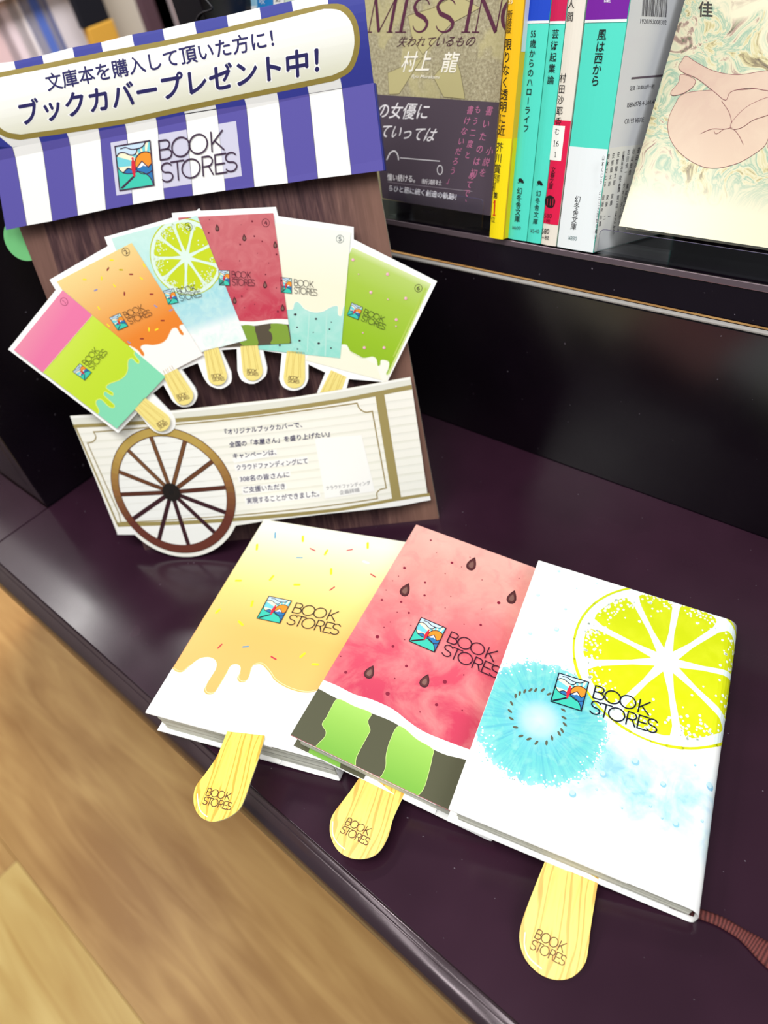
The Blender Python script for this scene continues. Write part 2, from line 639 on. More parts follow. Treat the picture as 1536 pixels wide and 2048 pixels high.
def logo(pr, TL, TR, BL, lay=4, ink=INK, wd=None, tint=1.0, detail=True):
    A = affine(pr, TL, TR, BL)
    ux = (Vector(A(1, 0)) - Vector(A(0, 0))).length
    wd = wd or ux * .034
    old = pr.clipto
    q = [A(0, 0), A(1, 0), A(1, 1), A(0, 1)]
    if old:
        c0 = clip(q, old)
        if len(c0) < 3:
            c0 = None
    else:
        c0 = q
    if c0:
        pr.clipto = c0
        P = lambda pts, c, l: pr.poly_uv([A(*p) for p in pts], c, lay + l)
        K = lambda pts, l=5, w_=1.0, cl=False: pr.stroke_uv([A(*p) for p in pts], wd * .62 * w_, ink, lay + l, closed=cl)
        P([(0, 0), (1, 0), (1, 1), (0, 1)], (250, 246, 214), 0)
        sun = (.80, .50)
        for a0, a1 in ((182, 199), (214, 229), (241, 253), (263, 276), (287, 300), (168, 172)):
            P([sun, (sun[0] + 1.6 * math.cos(math.radians(a0)), sun[1] + 1.6 * math.sin(math.radians(a0))),
               (sun[0] + 1.6 * math.cos(math.radians(a1)), sun[1] + 1.6 * math.sin(math.radians(a1)))], (120, 214, 226), 1)
        cl = smooth([(0, .24), (.1, .16), (.25, .17), (.4, .24), (.55, .24), (.62, .13)], 4, False)
        P([(0, 0), (.88, 0), (.8, .08), (.7, .14)] + cl[::-1], (206, 230, 248), 2)
        K(cl)
        K(smooth([(.15, .07), (.3, .06), (.45, .12), (.62, .13), (.78, .1), (.88, 0)], 4, False))
        sunp = arc(.80, .47, .29, .25, 0, 360, 24)
        P(sunp, (250, 152, 44), 2)
        K(sunp, 5, 1, True)
        P([(.15, .62), (.3, .53), (.45, .6), (.72, .42), (.9, .57), (1, .5), (1, 1), (.2, 1)], (46, 122, 186), 3)
        P([(.55, .56), (.72, .42), (.88, .57), (.74, .52), (.66, .56)], (255, 255, 255), 4)
        K([(.5, .6), (.72, .42), (.88, .58), (1, .5)])
        hl = smooth([(0, .42), (.06, .54), (.2, .63), (.4, .66), (.6, .64), (.8, .72), (.93, .85), (1, 1.05)], 4, False)
        P([(0, 1.1)] + hl, (64, 206, 182), 4)
        K(hl)
        K(smooth([(.15, .62), (.3, .53), (.42, .58)], 3, False))
        P([(.02, .95), (.42, .72), (.52, .72), (.1, .97)], ink, 5)
        P([(.42, .4), (.44, .36), (.49, .36), (.51, .4), (.52, .54), (.49, .74), (.44, .74), (.40, .54)], (222, 38, 62), 6)
        P(arc(.465, .33, .03, .035, 0, 360, 8), (222, 38, 62), 6)
        pr.clipto = old
    K2 = lambda pts: pr.stroke_uv([A(*p) for p in pts], wd * .8, ink, lay + 7, closed=True)
    K2([(0, 0), (1, 0), (1, 1), (0, 1)])
    draw_wordmark(pr, A, ink, lay + 7, wd)
def stickmark(pr, TL, TR, BL, lay=3, ink=(92, 50, 24), wd=None):
    """only the two words: TL/TR/BL are the corners of the word block"""
    o, x, y = (Vector(q) for q in pr.uv([TL, TR, BL]))
    A = lambda a, b: tuple(o + (x - o) * ((a - 1.246) / 2.12) + (y - o) * ((b - .042) / .928))
    wd = wd or (x - o).length * .026
    draw_wordmark(pr, A, ink, lay, wd)

# ------------------------------------------------------------------ shared materials
WHITE = mat((252, 252, 250), 0.5, 0.35, k=0.93, name='white_paper')
CREAM = mat((250, 247, 230), 0.5, 0.3, name='cream_paper')
DARK = mat((40, 22, 36), 0.3, 0.5, name='aubergine_laminate')

def laminate(name, c, rough, speck=True, spec=0.5):
    m, nt, b = node_mat(name, rough, spec)
    v = coords(nt, 'Object')
    n1 = noise(nt, v, 9.0, 3, 0.6)
    base = mixc(nt, fac_ramp(nt, n1, 0.35, 0.7), L3(c, .85), L3(tuple(min(255, x * 1.18 + 2) for x in c), .9))
    if speck:
        n2 = noise(nt, v, 420.0, 1, 0.5)
        base = mixc(nt, fac_ramp(nt, n2, 0.78, 0.83, 0, .6), base, (0.25, 0.22, 0.26, 1))
    nt.links.new(base, b.inputs['Base Color'])
    nt.links.new(fac_ramp(nt, n1, 0.3, 0.7, rough * .85, rough * 1.2), b.inputs['Roughness'])
    return m
LEDGE = laminate('ledge_laminate', (42, 21, 34), 0.16, spec=0.5)
PANEL = laminate('panel_laminate', (14, 8, 16), 0.22, True, 0.45)
SHELF = laminate('shelf_laminate', (16, 8, 18), 0.25, True, 0.4)
NOSE = mat((64, 48, 56), 0.22, 1.0, 0.4, name='bullnose_plastic')

# ------------------------------------------------------------------ the setting: floor of wooden planks
def plank_mat(i, c0, c1):
    m, nt, b = node_mat('floor_wood', 0.35, 0.4)
    v = coords(nt, 'Object', (1.0, 9.0, 1.0), (i * 1.7, i * .6, 0))
    n1 = noise(nt, v, 3.0, 4, 0.55, 1.2)
    v2 = coords(nt, 'Object', (1.5, 3.0, 1.0), (i * .7, 0, 0))
    n2 = noise(nt, v2, 2.5, 2, 0.5, 0.5)
    a = math_(nt, 'ADD', math_(nt, 'MULTIPLY', n1, .6), math_(nt, 'MULTIPLY', n2, .4))
    nt.links.new(ramp(nt, a, [(0.34, c0), (0.5, tuple((x + y) / 2 for x, y in zip(c0, c1))), (0.66, c1)]), b.inputs['Base Color'])
    return m
PM = [plank_mat(0, (156, 112, 60), (206, 162, 100)), plank_mat(1, (164, 118, 62), (210, 168, 104)), plank_mat(2, (196, 156, 84), (228, 198, 124))]
FZ = -800.0
floor = box('floor', (-3200, -1400, FZ - 30), (5200, 0, 0), (0, 5200, 0), (0, 0, 22), mat((60, 42, 28), .6), None)
floor['kind'] = 'structure'
random.seed(4)
pdir = Vector((0.86, -0.51, 0)).normalized()
pnrm = Vector((-pdir.y, pdir.x, 0))
fa = on_z((0, 1679), FZ)
fb = on_z((286, 2048), FZ)
pdir = (fb - fa).normalized()
pnrm = Vector((-pdir.y, pdir.x, 0))
PW = 400.0
pm_cache = {}
for j in range(-12, 12):
    s0 = random.uniform(-900, 0)
    if j == -1:
        s0 = 60 - 1800
    elif j in (0, 1):
        s0 = -700 - 1800
    for i in range(-2, 4):
        o = fa + pnrm * (j * PW + 0.8) + pdir * (s0 + i * 1800 + .8)
        o.z = FZ - 8
        c = o + pdir * 900 + pnrm * 75
        if not (-3500 < c.x < 2000 and -1800 < c.y < 4200):
            continue
        k = 2 if (j < 0 and (i + j) % 2) else (1 if (i * 3 + j) % 2 else 0)
        if j == 0 or j == 1:
            k = 1
        if j == -1:
            k = 2 if i >= 1 else 1
        p = box('plank', o, pdir * 1799.4, pnrm * (PW - .5), (0, 0, 8), PM[k], floor, None, 0.6, 1)

# ------------------------------------------------------------------ bookcase with its ledge
case = thing('bookcase', 'dark aubergine bookcase whose glossy ledge carries the three covered paperbacks', 'bookcase', (-230, 200, FZ))
def slab(name, x0, x1, y0, y1, z0, z1, m, parent, bev=.6, label=None):
    return box(name, (x0, y0, z0), (x1 - x0, 0, 0), (0, y1 - y0, 0), (0, 0, z1 - z0), m, parent, label, bev)
slab('ledge_board', -559.4, 480, 49.5, 343, -22, 0, LEDGE, case, .4)
nose = [(50, -22), (50, -.3)] + smooth([(49.7, .1), (49.2, .65), (48.6, .8), (47.8, .68), (46.8, .42), (46.3, .16), (45.9, .2), (44.8, -.1), (43.6, -.5), (42.4, -1.05), (41.0, -2.0), (39.6, -3.5), (38.6, -6), (38.2, -9), (38.2, -12), (38.9, -16), (40.8, -19.5), (43, -21.4)], 4, False) + [(44, -22)]
prism('ledge_nosing', nose, -559.4, 480, (1, 0, 0), NOSE, case, 'rounded glossy front edge strip', True)
slab('back_panel', -560, 480, 343.2, 349, -20, 133.0, PANEL, case, .9)
slab('panel_edge_highlight', -560, 480, 342.6, 345.4, 133.2, 134.6, mat((168, 164, 160), .45, .5), case, .4, 'thin pale strip standing in for the lit top edge of the panel')  # highlight on the panel's top edge, put in as a pale strip
slab('cabinet_body', -560, 480, 170, 343, FZ, -22.5, PANEL, case, 1)
slab('end_panel', -579, -560.6, 105.2, 342, -22, 235, PANEL, case, .6)
th18 = math.radians(18)
UP18 = Vector((0, math.sin(th18), math.cos(th18)))
DP18 = Vector((0, math.cos(th18), -math.sin(th18)))
SB = Vector((0, 354, 153.2))    # front top edge of the tilted shelf
box('shelf_board', SB + Vector((-540, 0, 0)) - UP18 * 20, (1020, 0, 0), DP18 * 150, UP18 * 20, SHELF, case, None, .8)
box('shelf_edge_strip', SB + Vector((-540, -.8, 0)) - UP18 * 3.2, (1020, 0, 0), DP18 * 1.0, UP18 * 3.4, mat((120, 104, 112), .2, .7, .5), case, 'thin shiny strip along the shelf front', .4)
box('shelf_back', SB + Vector((-540, 0, 0)) + DP18 * 150, (1020, 0, 0), DP18 * 8, UP18 * 240, SHELF, case, None, .8)
case2 = thing('bookcase', 'neighbouring dark bookcase at the left edge behind the standing display', 'bookcase', (-850, 76, FZ))
slab('ledge_board', -1500, -560.6, 49.5, 104.6, -22, 0, LEDGE, case2, .4)
prism('ledge_nosing', nose, -1500, -560.6, (1, 0, 0), NOSE, case2, None, True)
slab('back_panel', -1500, -579.6, 105.2, 125, -20, 180, PANEL, case2, .6)
slab('cabinet_body', -1500, -560.8, 170, 343, FZ, -22.5, PANEL, case2, 1)

# ------------------------------------------------------------------ the three covered paperbacks on the ledge
def basis(o, yaw, roll, pit=0.0):
    b = Vector((-math.sin(yaw) * math.cos(pit), math.cos(yaw) * math.cos(pit), math.sin(pit)))
    a0 = Vector((math.cos(yaw), math.sin(yaw), 0))
    n0 = a0.cross(b)
    a = a0 * math.cos(roll) - n0 * math.sin(roll)
    return Vector(o), a.normalized(), b.normalized()
pages_m, nt, b_ = node_mat('page_edges', 0.7, 0.15)
v_ = coords(nt, 'UV', (1, 1, 1))
wv = N(nt, 'ShaderNodeTexNoise', Scale=1.0, Detail=2.0)
mp = coords(nt, 'UV', (6, 260, 1))
nt.links.new(mp, wv.inputs['Vector'])
nt.links.new(ramp(nt, wv.outputs['Fac'], [(0.3, (196, 198, 184)), (0.5, (238, 238, 222)), (0.7, (250, 250, 238))]), b_.inputs['Base Color'])

def page_block(name, S, u0, u1, v0, v1, n0, n1, parent, skew=0.0, label=None, m=None):
    """leaves between n0 (top) and n1 (bottom); the fore edge may be fanned by skew"""
    vs, fs, uvs = [], [], []
    K = 9
    for k in range(K + 1):
        t = k / K
        n = n0 + (n1 - n0) * t
        j = 0.25 * math.sin(k * 2.3)
        us = u0 + skew * t + j
        for (u, v) in ((us, v0 + j * .6), (u1, v0 + j * .6), (u1, v1), (us, v1)):
            vs.append(S.P + S.r * u + S.w * v + S.n * n)
            uvs.append(((u + v) / 100, n / 100))
    for k in range(K):
        for e in range(4):
            a, b2 = k * 4 + e, k * 4 + (e + 1) % 4
            fs.append((a, a + 4, b2 + 4, b2))
    fs.append((0, 1, 2, 3))
    q = K * 4
    fs.append((q + 3, q + 2, q + 1, q))
    return mesh(name, vs, fs, m or pages_m, parent, label, uvs=uvs)

def jacket_surf(o, a, b, W, r=4.5, t=14.0, h=None):
    u1 = W - r
    kn = [u1 + r * math.pi / 2 * i / 6 for i in range(7)]
    fx = [(u1 + r * math.sin(math.pi / 2 * i / 6), -r + r * math.cos(math.pi / 2 * i / 6), math.sin(math.pi / 2 * i / 6), math.cos(math.pi / 2 * i / 6)) for i in range(7)]
    def bend(u):
        if u <= u1:
            return (u, 0.0, 0.0, 1.0)
        for i in range(6):
            if u <= kn[i + 1]:
                t = (u - kn[i]) / (kn[i + 1] - kn[i])
                return tuple(fx[i][k] + (fx[i + 1][k] - fx[i][k]) * t for k in range(4))
        return (W, -r - (u - kn[6]), 1.0, 0.0)
    S = Surf(o, a, b, h, bend)
    S.W, S.rr, S.t = W, r, t
    S.cuts = kn
    return S
def jacket(name, S, V, m_front, m_in, parent, flap=78.0, label=None, lift=0.0):
    """paper wrapped round the book: front, spine on the right, back, and folded-in flaps"""
    W, r, t = S.W, S.rr, S.t
    prof = [(flap, -1.1 - lift * .3), (3, -1.0), (.35, -.8), (0, -.45), (.35, -.05), (1.2, 0)]
    kinds = [1, 1, 1, 0, 0]
    for u in (30, 60, 90):
        prof.append((u, 0)); kinds.append(0)
    for i in range(7):
        al = math.pi / 2 * i / 6
        prof.append((W - r + r * math.sin(al), -r + r * math.cos(al))); kinds.append(0)
    r2 = 2.2
    for i in range(5):
        al = math.pi / 2 * i / 4
        prof.append((W - r2 + r2 * math.cos(al), -t + r2 - r2 * math.sin(al))); kinds.append(0 if i == 0 else 1)
    prof += [(1.2, -t), (.35, -t + .05), (0, -t + .45), (.35, -t + .8), (3, -t + 1.0), (flap, -t + 1.1)]
    kinds += [2, 2, 2, 1, 1, 1]
    nseg = 6
    vs, fs, fm, uvs = [], [], [], []
    n = len(prof)
    lens = [0.0]
    for i in range(1, n):
        lens.append(lens[-1] + math.dist(prof[i], prof[i - 1]))
    z0 = lens[5] - 1.2
    for j in range(nseg + 1):
        v = V * j / nseg
        for i, (u, nn) in enumerate(prof):
            hh = S.h(u, v) if i < n - 9 else 0.0
            vs.append(S.P + S.r * u + S.w * v + S.n * (nn + hh))
            uvs.append(((lens[i] - z0) / 100, v / 100))
    for j in range(nseg):
        for i in range(n - 1):
            a0 = j * n + i
            fs.append((a0, a0 + n, a0 + n + 1, a0 + 1) if False else (a0, a0 + 1, a0 + n + 1, a0 + n))
            fm.append(0 if kinds[i] == 0 else 1)
    # a second skin gives the paper its thickness
    o = mesh(name, vs, fs, [m_front, m_in], parent, label, fm, True, uvs)
    o.data.polygons.foreach_set('use_smooth', [9 <= (k % (n - 1)) <= 20 for k in range(len(o.data.polygons))])
    md = o.modifiers.new('paper', 'SOLIDIFY')
    md.thickness = 0.25 * MM
    md.offset = -1.0
    return o

# --- orange cover -----------------------------------------------------------
def uvramp(name, stops, v0, v1, mottle=None, rough=0.45, spec=0.4, mscale=6, tilt=0.0, white=None):
    m, nt, b = node_mat(name, rough, spec)
    v = coords(nt, 'UV')
    s_ = sep(nt, v)
    y = s_[1]
    if tilt:
        y = math_(nt, 'ADD', y, math_(nt, 'MULTIPLY', s_[0], tilt))
    f = fac_ramp(nt, y, v0 / 100, v1 / 100)
    c = ramp(nt, f, stops)
    if mottle:
        n1 = noise(nt, v, mscale, 5, 0.62, 0.5)
        c = mixc(nt, fac_ramp(nt, n1, 0.42, 0.72, 0, mottle[1]), c, L3(mottle[0]))
    if white:
        n2 = noise(nt, v, mscale * 2.3, 4, 0.6, .8)
        c = mixc(nt, fac_ramp(nt, n2, 0.5, 0.8, 0, white[1]), c, L3(white[0]))
    nt.links.new(c, b.inputs['Base Color'])
    return m
O_o, O_a, O_b = basis((-302.0, 38.17, 26.04), 0.3843, 0.055, 0.0013)
SO = jacket_surf(O_o, O_a, O_b, 113, 5.5, 19.5, lambda u, v: 0.0)
C1 = lambda pts: crop(pts, 260, 1020, 2.56)
drip = smooth([(205, 800), (222, 815), (240, 828), (270, 828), (310, 795), (360, 760), (410, 755), (440, 775), (440, 812), (405, 870), (380, 918), (393, 942), (425, 940), (450, 908), (490, 840), (515, 798), (545, 789), (566, 802), (565, 830), (550, 862), (565, 882), (590, 878), (610, 850), (622, 805), (650, 790), (680, 795), (715, 835), (740, 872), (790, 905), (850, 928), (910, 936), (960, 925), (1050, 900), (1180, 880)], 5, False)
bookO = thing('paperback_book', 'paperback in an orange dripping ice cream cover with sprinkles, leftmost on the ledge', 'book', (-250, 100, 0), 'covered paperbacks fanned on the ledge')
mO = uvramp('orange_cover', [(0.0, (252, 252, 250)), (0.02, (244, 170, 82)), (0.42, (250, 194, 108)), (0.64, (253, 224, 138)), (0.82, (255, 241, 178)), (1.0, (254, 248, 226))], 8, 142, rough=.4)
jacket('book_cover', SO, 150, mO, WHITE, bookO, label='paper cover printed with orange icing')
page_block('page_block', SO, 4, 110, 2, 148, -4.2, -18.0, bookO, 3)
page_block('page_block', SO, 2, 108, .8, 149, -1.7, -2.2, bookO, 1, 'thin lifted first leaves')
pr = Print(SO)
low = pr.uv(C1(drip))
pr.poly_uv([(0.2, 0.2)] + [(0.2, low[0][1])] + [q for q in low if 0.2 < q[0] < 116] + [(120, low[-1][1]), (120, 0.2)], WHITE, 0)
def off_line(pr, pts, wd, c, lay, dx=0.0, dy=0.0):
    pr.stroke_uv([(x + dx, y + dy) for x, y in pts], wd, c, lay)
seg = pr.uv(C1(drip))
pr.stroke_uv(seg[2:22], .35, (250, 202, 130), 1)
pr.stroke_uv([(x, y + .9) for x, y in seg[5:20]], .3, (255, 226, 170), 1)
pr.stroke_uv(seg[50:130], .35, (250, 196, 112), 1)
for s0, s1 in ((48, 72), (92, 108), (112, 160)):
    pr.stroke_uv([(x + .3, y + .9) for x, y in seg[s0:s1]], .35, (255, 232, 180), 1)
def sprink(pr, items, tr, Ln, wd, lay=1):
    for x, y, ang, c in items:
        p = tr([(x, y)])[0]
        a = math.radians(ang)
        e = (math.cos(a) * Ln / 2, math.sin(a) * Ln / 2)
        pr.stroke([(p[0] - e[0], p[1] - e[1]), (p[0] + e[0], p[1] + e[1])], wd, c, lay)
RD, BL, YE, WH = (206, 46, 74), (62, 160, 206), (250, 232, 40), (255, 255, 250)
sprink(pr, [(743, 130, 92, BL), (935, 203, 25, RD), (1125, 205, -12, RD), (868, 245, 2, BL), (1035, 403, -35, RD), (1245, 336, 32, RD),
            (460, 698, -45, RD), (592, 700, -5, BL), (735, 758, 30, RD)], C1, 11, .9)
sprink(pr, [(885, 148, 90, YE), (650, 190, 95, YE), (1004, 218, -60, YE), (1217, 182, 90, YE), (1030, 315, 90, YE), (555, 362, 0, YE), (725, 348, -50, YE),
            (855, 383, 0, YE), (450, 518, -45, YE), (625, 480, -75, YE), (567, 580, 45, YE), (884, 744, -40, YE), (948, 791, 3, YE), (1208, 268, 20, WH)], C1, 10, 1.5)
pr.build('cover_print', bookO, 'white drip edge and sprinkles', ucuts=SO.cuts, cliprect=(.2, 119, .2, 149.8))
pr = Print(SO)
logo(pr, C1([(712, 443)])[0], C1([(828, 467)])[0], C1([(650, 556)])[0], 1, wd=.62)
pr.build('logo_print', bookO)

# --- watermelon cover -------------------------------------------------------
W_o, W_a, W_b = basis((-216.43, 74.42, 36.6), 0.2667, 0.216, 0.0043)
SW = jacket_surf(W_o, W_a, W_b, 107, 4.5, 13.6)
C2 = lambda pts: crop(pts, 560, 1030, 2.885)
bookW = thing('paperback_book', 'paperback in a pink watermelon cover with seeds and green rind, middle of the fan', 'book', (-190, 140, 0), 'covered paperbacks fanned on the ledge')
mW = uvramp('watermelon_cover', [(0.0, (206, 62, 92)), (0.25, (222, 84, 106)), (0.5, (238, 128, 132)), (0.8, (246, 164, 154)), (1.0, (250, 182, 170))], 35, 140, ((252, 206, 190), .45), mscale=4, tilt=-.15, white=((214, 76, 98), .3))
rind_m = mat((84, 84, 62), .45, .35, name='rind_dark_green')
jacket('book_cover', SW, 150, mW, WHITE, bookW, label='paper cover printed as watermelon')
page_block('page_block', SW, 2.5, 104, 2.2, 148.4, -1.5, -12.0, bookW, 1.5)
pr = Print(SW, (-13.6 + 1.5) / .045)
pr.poly_uv([(0.4, .1), (40, .1), (40, 5), (.4, 5)], rind_m, 0)
pr.poly_uv([(9, .1), (27, .1), (25, 5), (8, 5)], (128, 184, 72), 2)
pr.build('flap_print', bookW, 'green and dark print on the folded flap')
pr = Print(SW)
wt = pr.uv(C2(smooth([(200, 930), (250, 952), (330, 985), (430, 1035), (530, 1065), (650, 1120), (740, 1190), (830, 1250), (950, 1300), (1085, 1350), (1250, 1400), (1500, 1480)], 4, False)))
wb = pr.uv(C2(smooth([(170, 978), (218, 1000), (330, 1060), (430, 1105), (530, 1145), (620, 1180), (690, 1218), (800, 1300), (880, 1350), (960, 1385), (1062, 1410), (1250, 1465), (1500, 1550)], 4, False)))
pr.poly_uv([(-1, 0.1)] + [(-1, wt[0][1])] + wt + [(116.8, wt[-1][1]), (116.8, .1)], WHITE, 0)
pr.poly_uv([(-1, 0.1)] + [(-1, wb[0][1])] + wb + [(116.8, wb[-1][1]), (116.8, .1)], rind_m, 1)
gm = uvramp('rind_light_green', [(0.0, (124, 182, 66)), (0.5, (150, 200, 84)), (1.0, (176, 220, 108))], 2, 34, rough=.45)
blobs = [[(335, 1063), (430, 1105), (525, 1143), (507, 1190), (520, 1240), (508, 1270), (470, 1340), (440, 1400), (410, 1470), (200, 1370), (215, 1327), (255, 1285), (265, 1250), (243, 1208), (270, 1165), (295, 1115)],
         [(690, 1218), (790, 1295), (880, 1350), (878, 1400), (860, 1480), (828, 1580), (780, 1625), (690, 1620), (560, 1550), (590, 1500), (610, 1450), (613, 1380), (640, 1290)]]
for bl in blobs:
    q = C2(smooth(bl, 4))
    pr.poly(q, gm, 2)
    pr.stroke(q, .22, (214, 236, 150), 3, closed=True)
def seed(pr, c, ang, ln, wd, lay, cols=((96, 48, 50), (136, 96, 88)), edge=(70, 24, 34)):
    """teardrop seed centred at photo point c; ang = direction of its tip in degrees"""
    a = math.radians(ang)
    d, n_ = Vector((math.cos(a), -math.sin(a))), Vector((math.sin(a), math.cos(a)))
    def sh(k, dx=0.0):
        out = []
        for t in [i / 14 for i in range(14)]:
            th = t * 6.2832
            r = (1 - math.cos(th)) / 2
            x = .5 - r
            y = math.sin(th) * .5 * (r ** .55)
            out.append((c[0] + d.x * (x * ln * k + dx) + n_.x * y * wd * k, c[1] + d.y * (x * ln * k + dx) + n_.y * y * wd * k))
        return out
    pr.poly(sh(1.0), edge, lay)
    pr.poly(sh(.8, -.02 * ln), cols[0], lay + 1)
    pr.poly(sh(.5, -.06 * ln), cols[1], lay + 2)
for x, y, a_ in ((725, 430, 62), (1108, 281, 65), (1340, 473, 70), (519, 905, 62), (838, 956, 65)):
    seed(pr, C2([(x, y)])[0], a_, 29, 26, 1)
for x, y, r in ((718, 306, .95), (870, 146, .65), (992, 276, .85), (837, 390, .7), (834, 464, .7), (588, 490, .75), (699, 502, .7), (743, 565, .75), (562, 703, 1.1), (652, 758, .8), (1158, 635, .75),
                (1262, 507, 1.0), (729, 872, .8), (951, 963, 1.1), (379, 908, .85), (621, 1031, 1.15), (903, 1095, .85), (751, 121, .3), (903, 218, .3), (953, 339, .35), (684, 353, .35), (650, 380, .35),
                (612, 434, .35), (1096, 244, .35), (1047, 300, .35), (1166, 375, .35), (1379, 366, .35), (985, 470, .35), (953, 537, .35), (676, 561, .35), (636, 618, .35), (600, 648, .35), (755, 637, .35),
                (1062, 631, .35), (1162, 543, .35), (719, 720, .35), (350, 816, .4), (662, 943, .4), (1060, 923, .4), (808, 1137, .4), (1051, 1128, .4)):
    u, v = SW.at(C2([(x, y)])[0])
    pr.disc_uv(u, v, r, (140, 24, 56), 1, 10)
pr.build('cover_print', bookW, 'green rind, white pith and seeds', ucuts=SW.cuts, cliprect=(.1, 116.6, .1, 149.9))
pr = Print(SW, 4)
logo(pr, C2([(815, 594)])[0], C2([(958, 655)])[0], C2([(745, 730)])[0], 1, ink=(60, 14, 40), wd=.66)
pr.build('logo_print', bookW)

# --- lime and kiwi cover ----------------------------------------------------
Lp = [Vector((-130.48, 91.75, 35.81)), Vector((-31.9, 124.35, 14.0)), Vector((-178.77, 235.11, 35.81))]
SL = jacket_surf(Lp[0], Lp[1] - Lp[0], Lp[2] - Lp[0], 108, 6.5, 14.0)
C3 = lambda pts: crop(pts, 860, 1100, 2.272)
bookL = thing('paperback_book', 'paperback in a white cover with lime and blue kiwi slices, rightmost of the fan', 'book', (-90, 170, 0), 'covered paperbacks fanned on the ledge')
mL, nt, b_ = node_mat('lime_kiwi_cover', .4, .4)
v_ = coords(nt, 'UV')
s_ = sep(nt, v_)
def blob(nt, s_, cx, cy, rx, ry, edge=.5, rot=0.0):
    c_, n_ = math.cos(rot), math.sin(rot)
    dx, dy = math_(nt, 'SUBTRACT', s_[0], cx), math_(nt, 'SUBTRACT', s_[1], cy)
    x = math_(nt, 'ADD', math_(nt, 'MULTIPLY', dx, c_ / rx), math_(nt, 'MULTIPLY', dy, n_ / rx))
    y = math_(nt, 'ADD', math_(nt, 'MULTIPLY', dx, -n_ / ry), math_(nt, 'MULTIPLY', dy, c_ / ry))
    d = math_(nt, 'SQRT', math_(nt, 'ADD', math_(nt, 'MULTIPLY', x, x), math_(nt, 'MULTIPLY', y, y)))
    return fac_ramp(nt, d, 1.0, 1.0 - edge), d
nz = noise(nt, v_, 5.0, 5, .6, 1.0)
nz2 = noise(nt, v_, 14.0, 4, .6, .5)
kiwi_c = SL.at(C3([(500, 775)])[0])
c1_, _ = blob(nt, s_, .68, .45, .80, .30, .7, -.12)
band = math_(nt, 'MULTIPLY', c1_, fac_ramp(nt, nz, .30, .58, .35, 1.0))
wash = ramp(nt, nz2, [(.35, (150, 208, 240)), (.5, (178, 226, 244)), (.65, (206, 244, 240))])
c = mixc(nt, band, L3((253, 254, 252), .93), wash)
c2_, _ = blob(nt, s_, .22, .48, .5, .42, .7, 0)
c = mixc(nt, math_(nt, 'MULTIPLY', c2_, fac_ramp(nt, nz, .4, .65, .1, .55)), c, L3((188, 236, 240)))
c3_, _ = blob(nt, s_, .55, 1.05, .7, .42, .7, 0)
c = mixc(nt, math_(nt, 'MULTIPLY', c3_, .5), c, L3((206, 246, 244)))
nt.links.new(c, b_.inputs['Base Color'])
jacket('book_cover', SL, 150, mL, WHITE, bookL, label='white paper cover with watercolour washes')
page_block('page_block', SL, 3, 105, 1.3, 148.4, -1.5, -10.8, bookL, 2.0)
pr = Print(SL)
# kiwi slice: ragged watercolour disc with rays, seeds and bubbles
kw, nt, b_ = node_mat('kiwi_print', .4, .4)
v_ = coords(nt, 'UV', loc=(-kiwi_c[0] / 100, -kiwi_c[1] / 100, 0))
s_ = sep(nt, v_)
r_ = math_(nt, 'SQRT', math_(nt, 'ADD', math_(nt, 'MULTIPLY', s_[0], s_[0]), math_(nt, 'MULTIPLY', s_[1], s_[1])))
an = math_(nt, 'ARCTAN2', s_[1], s_[0])
cv = nt.nodes.new('ShaderNodeCombineXYZ')
nt.links.new(math_(nt, 'MULTIPLY', an, 9.0), cv.inputs[0])
nt.links.new(math_(nt, 'MULTIPLY', r_, 3.0), cv.inputs[1])
rays = noise(nt, cv.outputs[0], 1.3, 3, .6)
spots = noise(nt, v_, 16, 5, .6, .6)
cc = ramp(nt, fac_ramp(nt, r_, 0.0, .34), [(0, (214, 236, 246)), (.2, (184, 222, 242)), (.34, (124, 214, 222)), (.6, (112, 212, 212)), (.85, (130, 220, 216)), (1, (180, 240, 236))])
cc = mixc(nt, math_(nt, 'MULTIPLY', fac_ramp(nt, rays, .45, .7), fac_ramp(nt, r_, .08, .16, 0, .55)), cc, L3((70, 168, 206)))
cc = mixc(nt, fac_ramp(nt, spots, .5, .72, 0, .55), cc, L3((172, 234, 220)))
nt.links.new(cc, b_.inputs['Base Color'])
random.seed(11)
rk = 31.5
nk = 150
jag = [rk * (1 + random.uniform(-.035, .035)) for _ in range(nk)]
pr.poly_uv([(kiwi_c[0] + jag[i] * math.cos(6.2832 * i / nk), kiwi_c[1] + jag[i] * math.sin(6.2832 * i / nk)) for i in range(nk)], kw, 0)
for i in range(230):
    a = random.uniform(0, 6.2832)
    r = rk * (1 - abs(random.gauss(0, .1)) + .03)
    pr.disc_uv(kiwi_c[0] + r * math.cos(a), kiwi_c[1] + r * math.sin(a), random.uniform(.25, .6), (248, 255, 255), 1, 7)
for i in range(90):
    a = random.uniform(0, 6.2832)
    r = rk * (1 + abs(random.gauss(0, .04)) + .01)
    pr.disc_uv(kiwi_c[0] + r * math.cos(a), kiwi_c[1] + r * math.sin(a), random.uniform(.2, .5), (150, 226, 218), 1, 5)
for x, y, a_ in ((460, 637, 80), (484, 637, 95), (516, 637, 80), (434, 643, 100), (411, 652, 110), (392, 664, 120), (374, 698, 150), (366, 733, 172), (372, 767, 5), (391, 806, 30), (415, 846, 55),
                 (452, 859, 60), (486, 876, 88), (532, 876, 115), (557, 854, 130), (590, 834, 150), (603, 820, 150), (616, 792, 165), (612, 762, 5), (609, 727, 5), (600, 697, 30), (545, 655, 65)):
    u, v = SL.at(C3([(x, y)])[0])
    pr.disc_uv(u, v, 1.35, (98, 96, 78), 2, 10, .6, math.radians(a_) - .3)
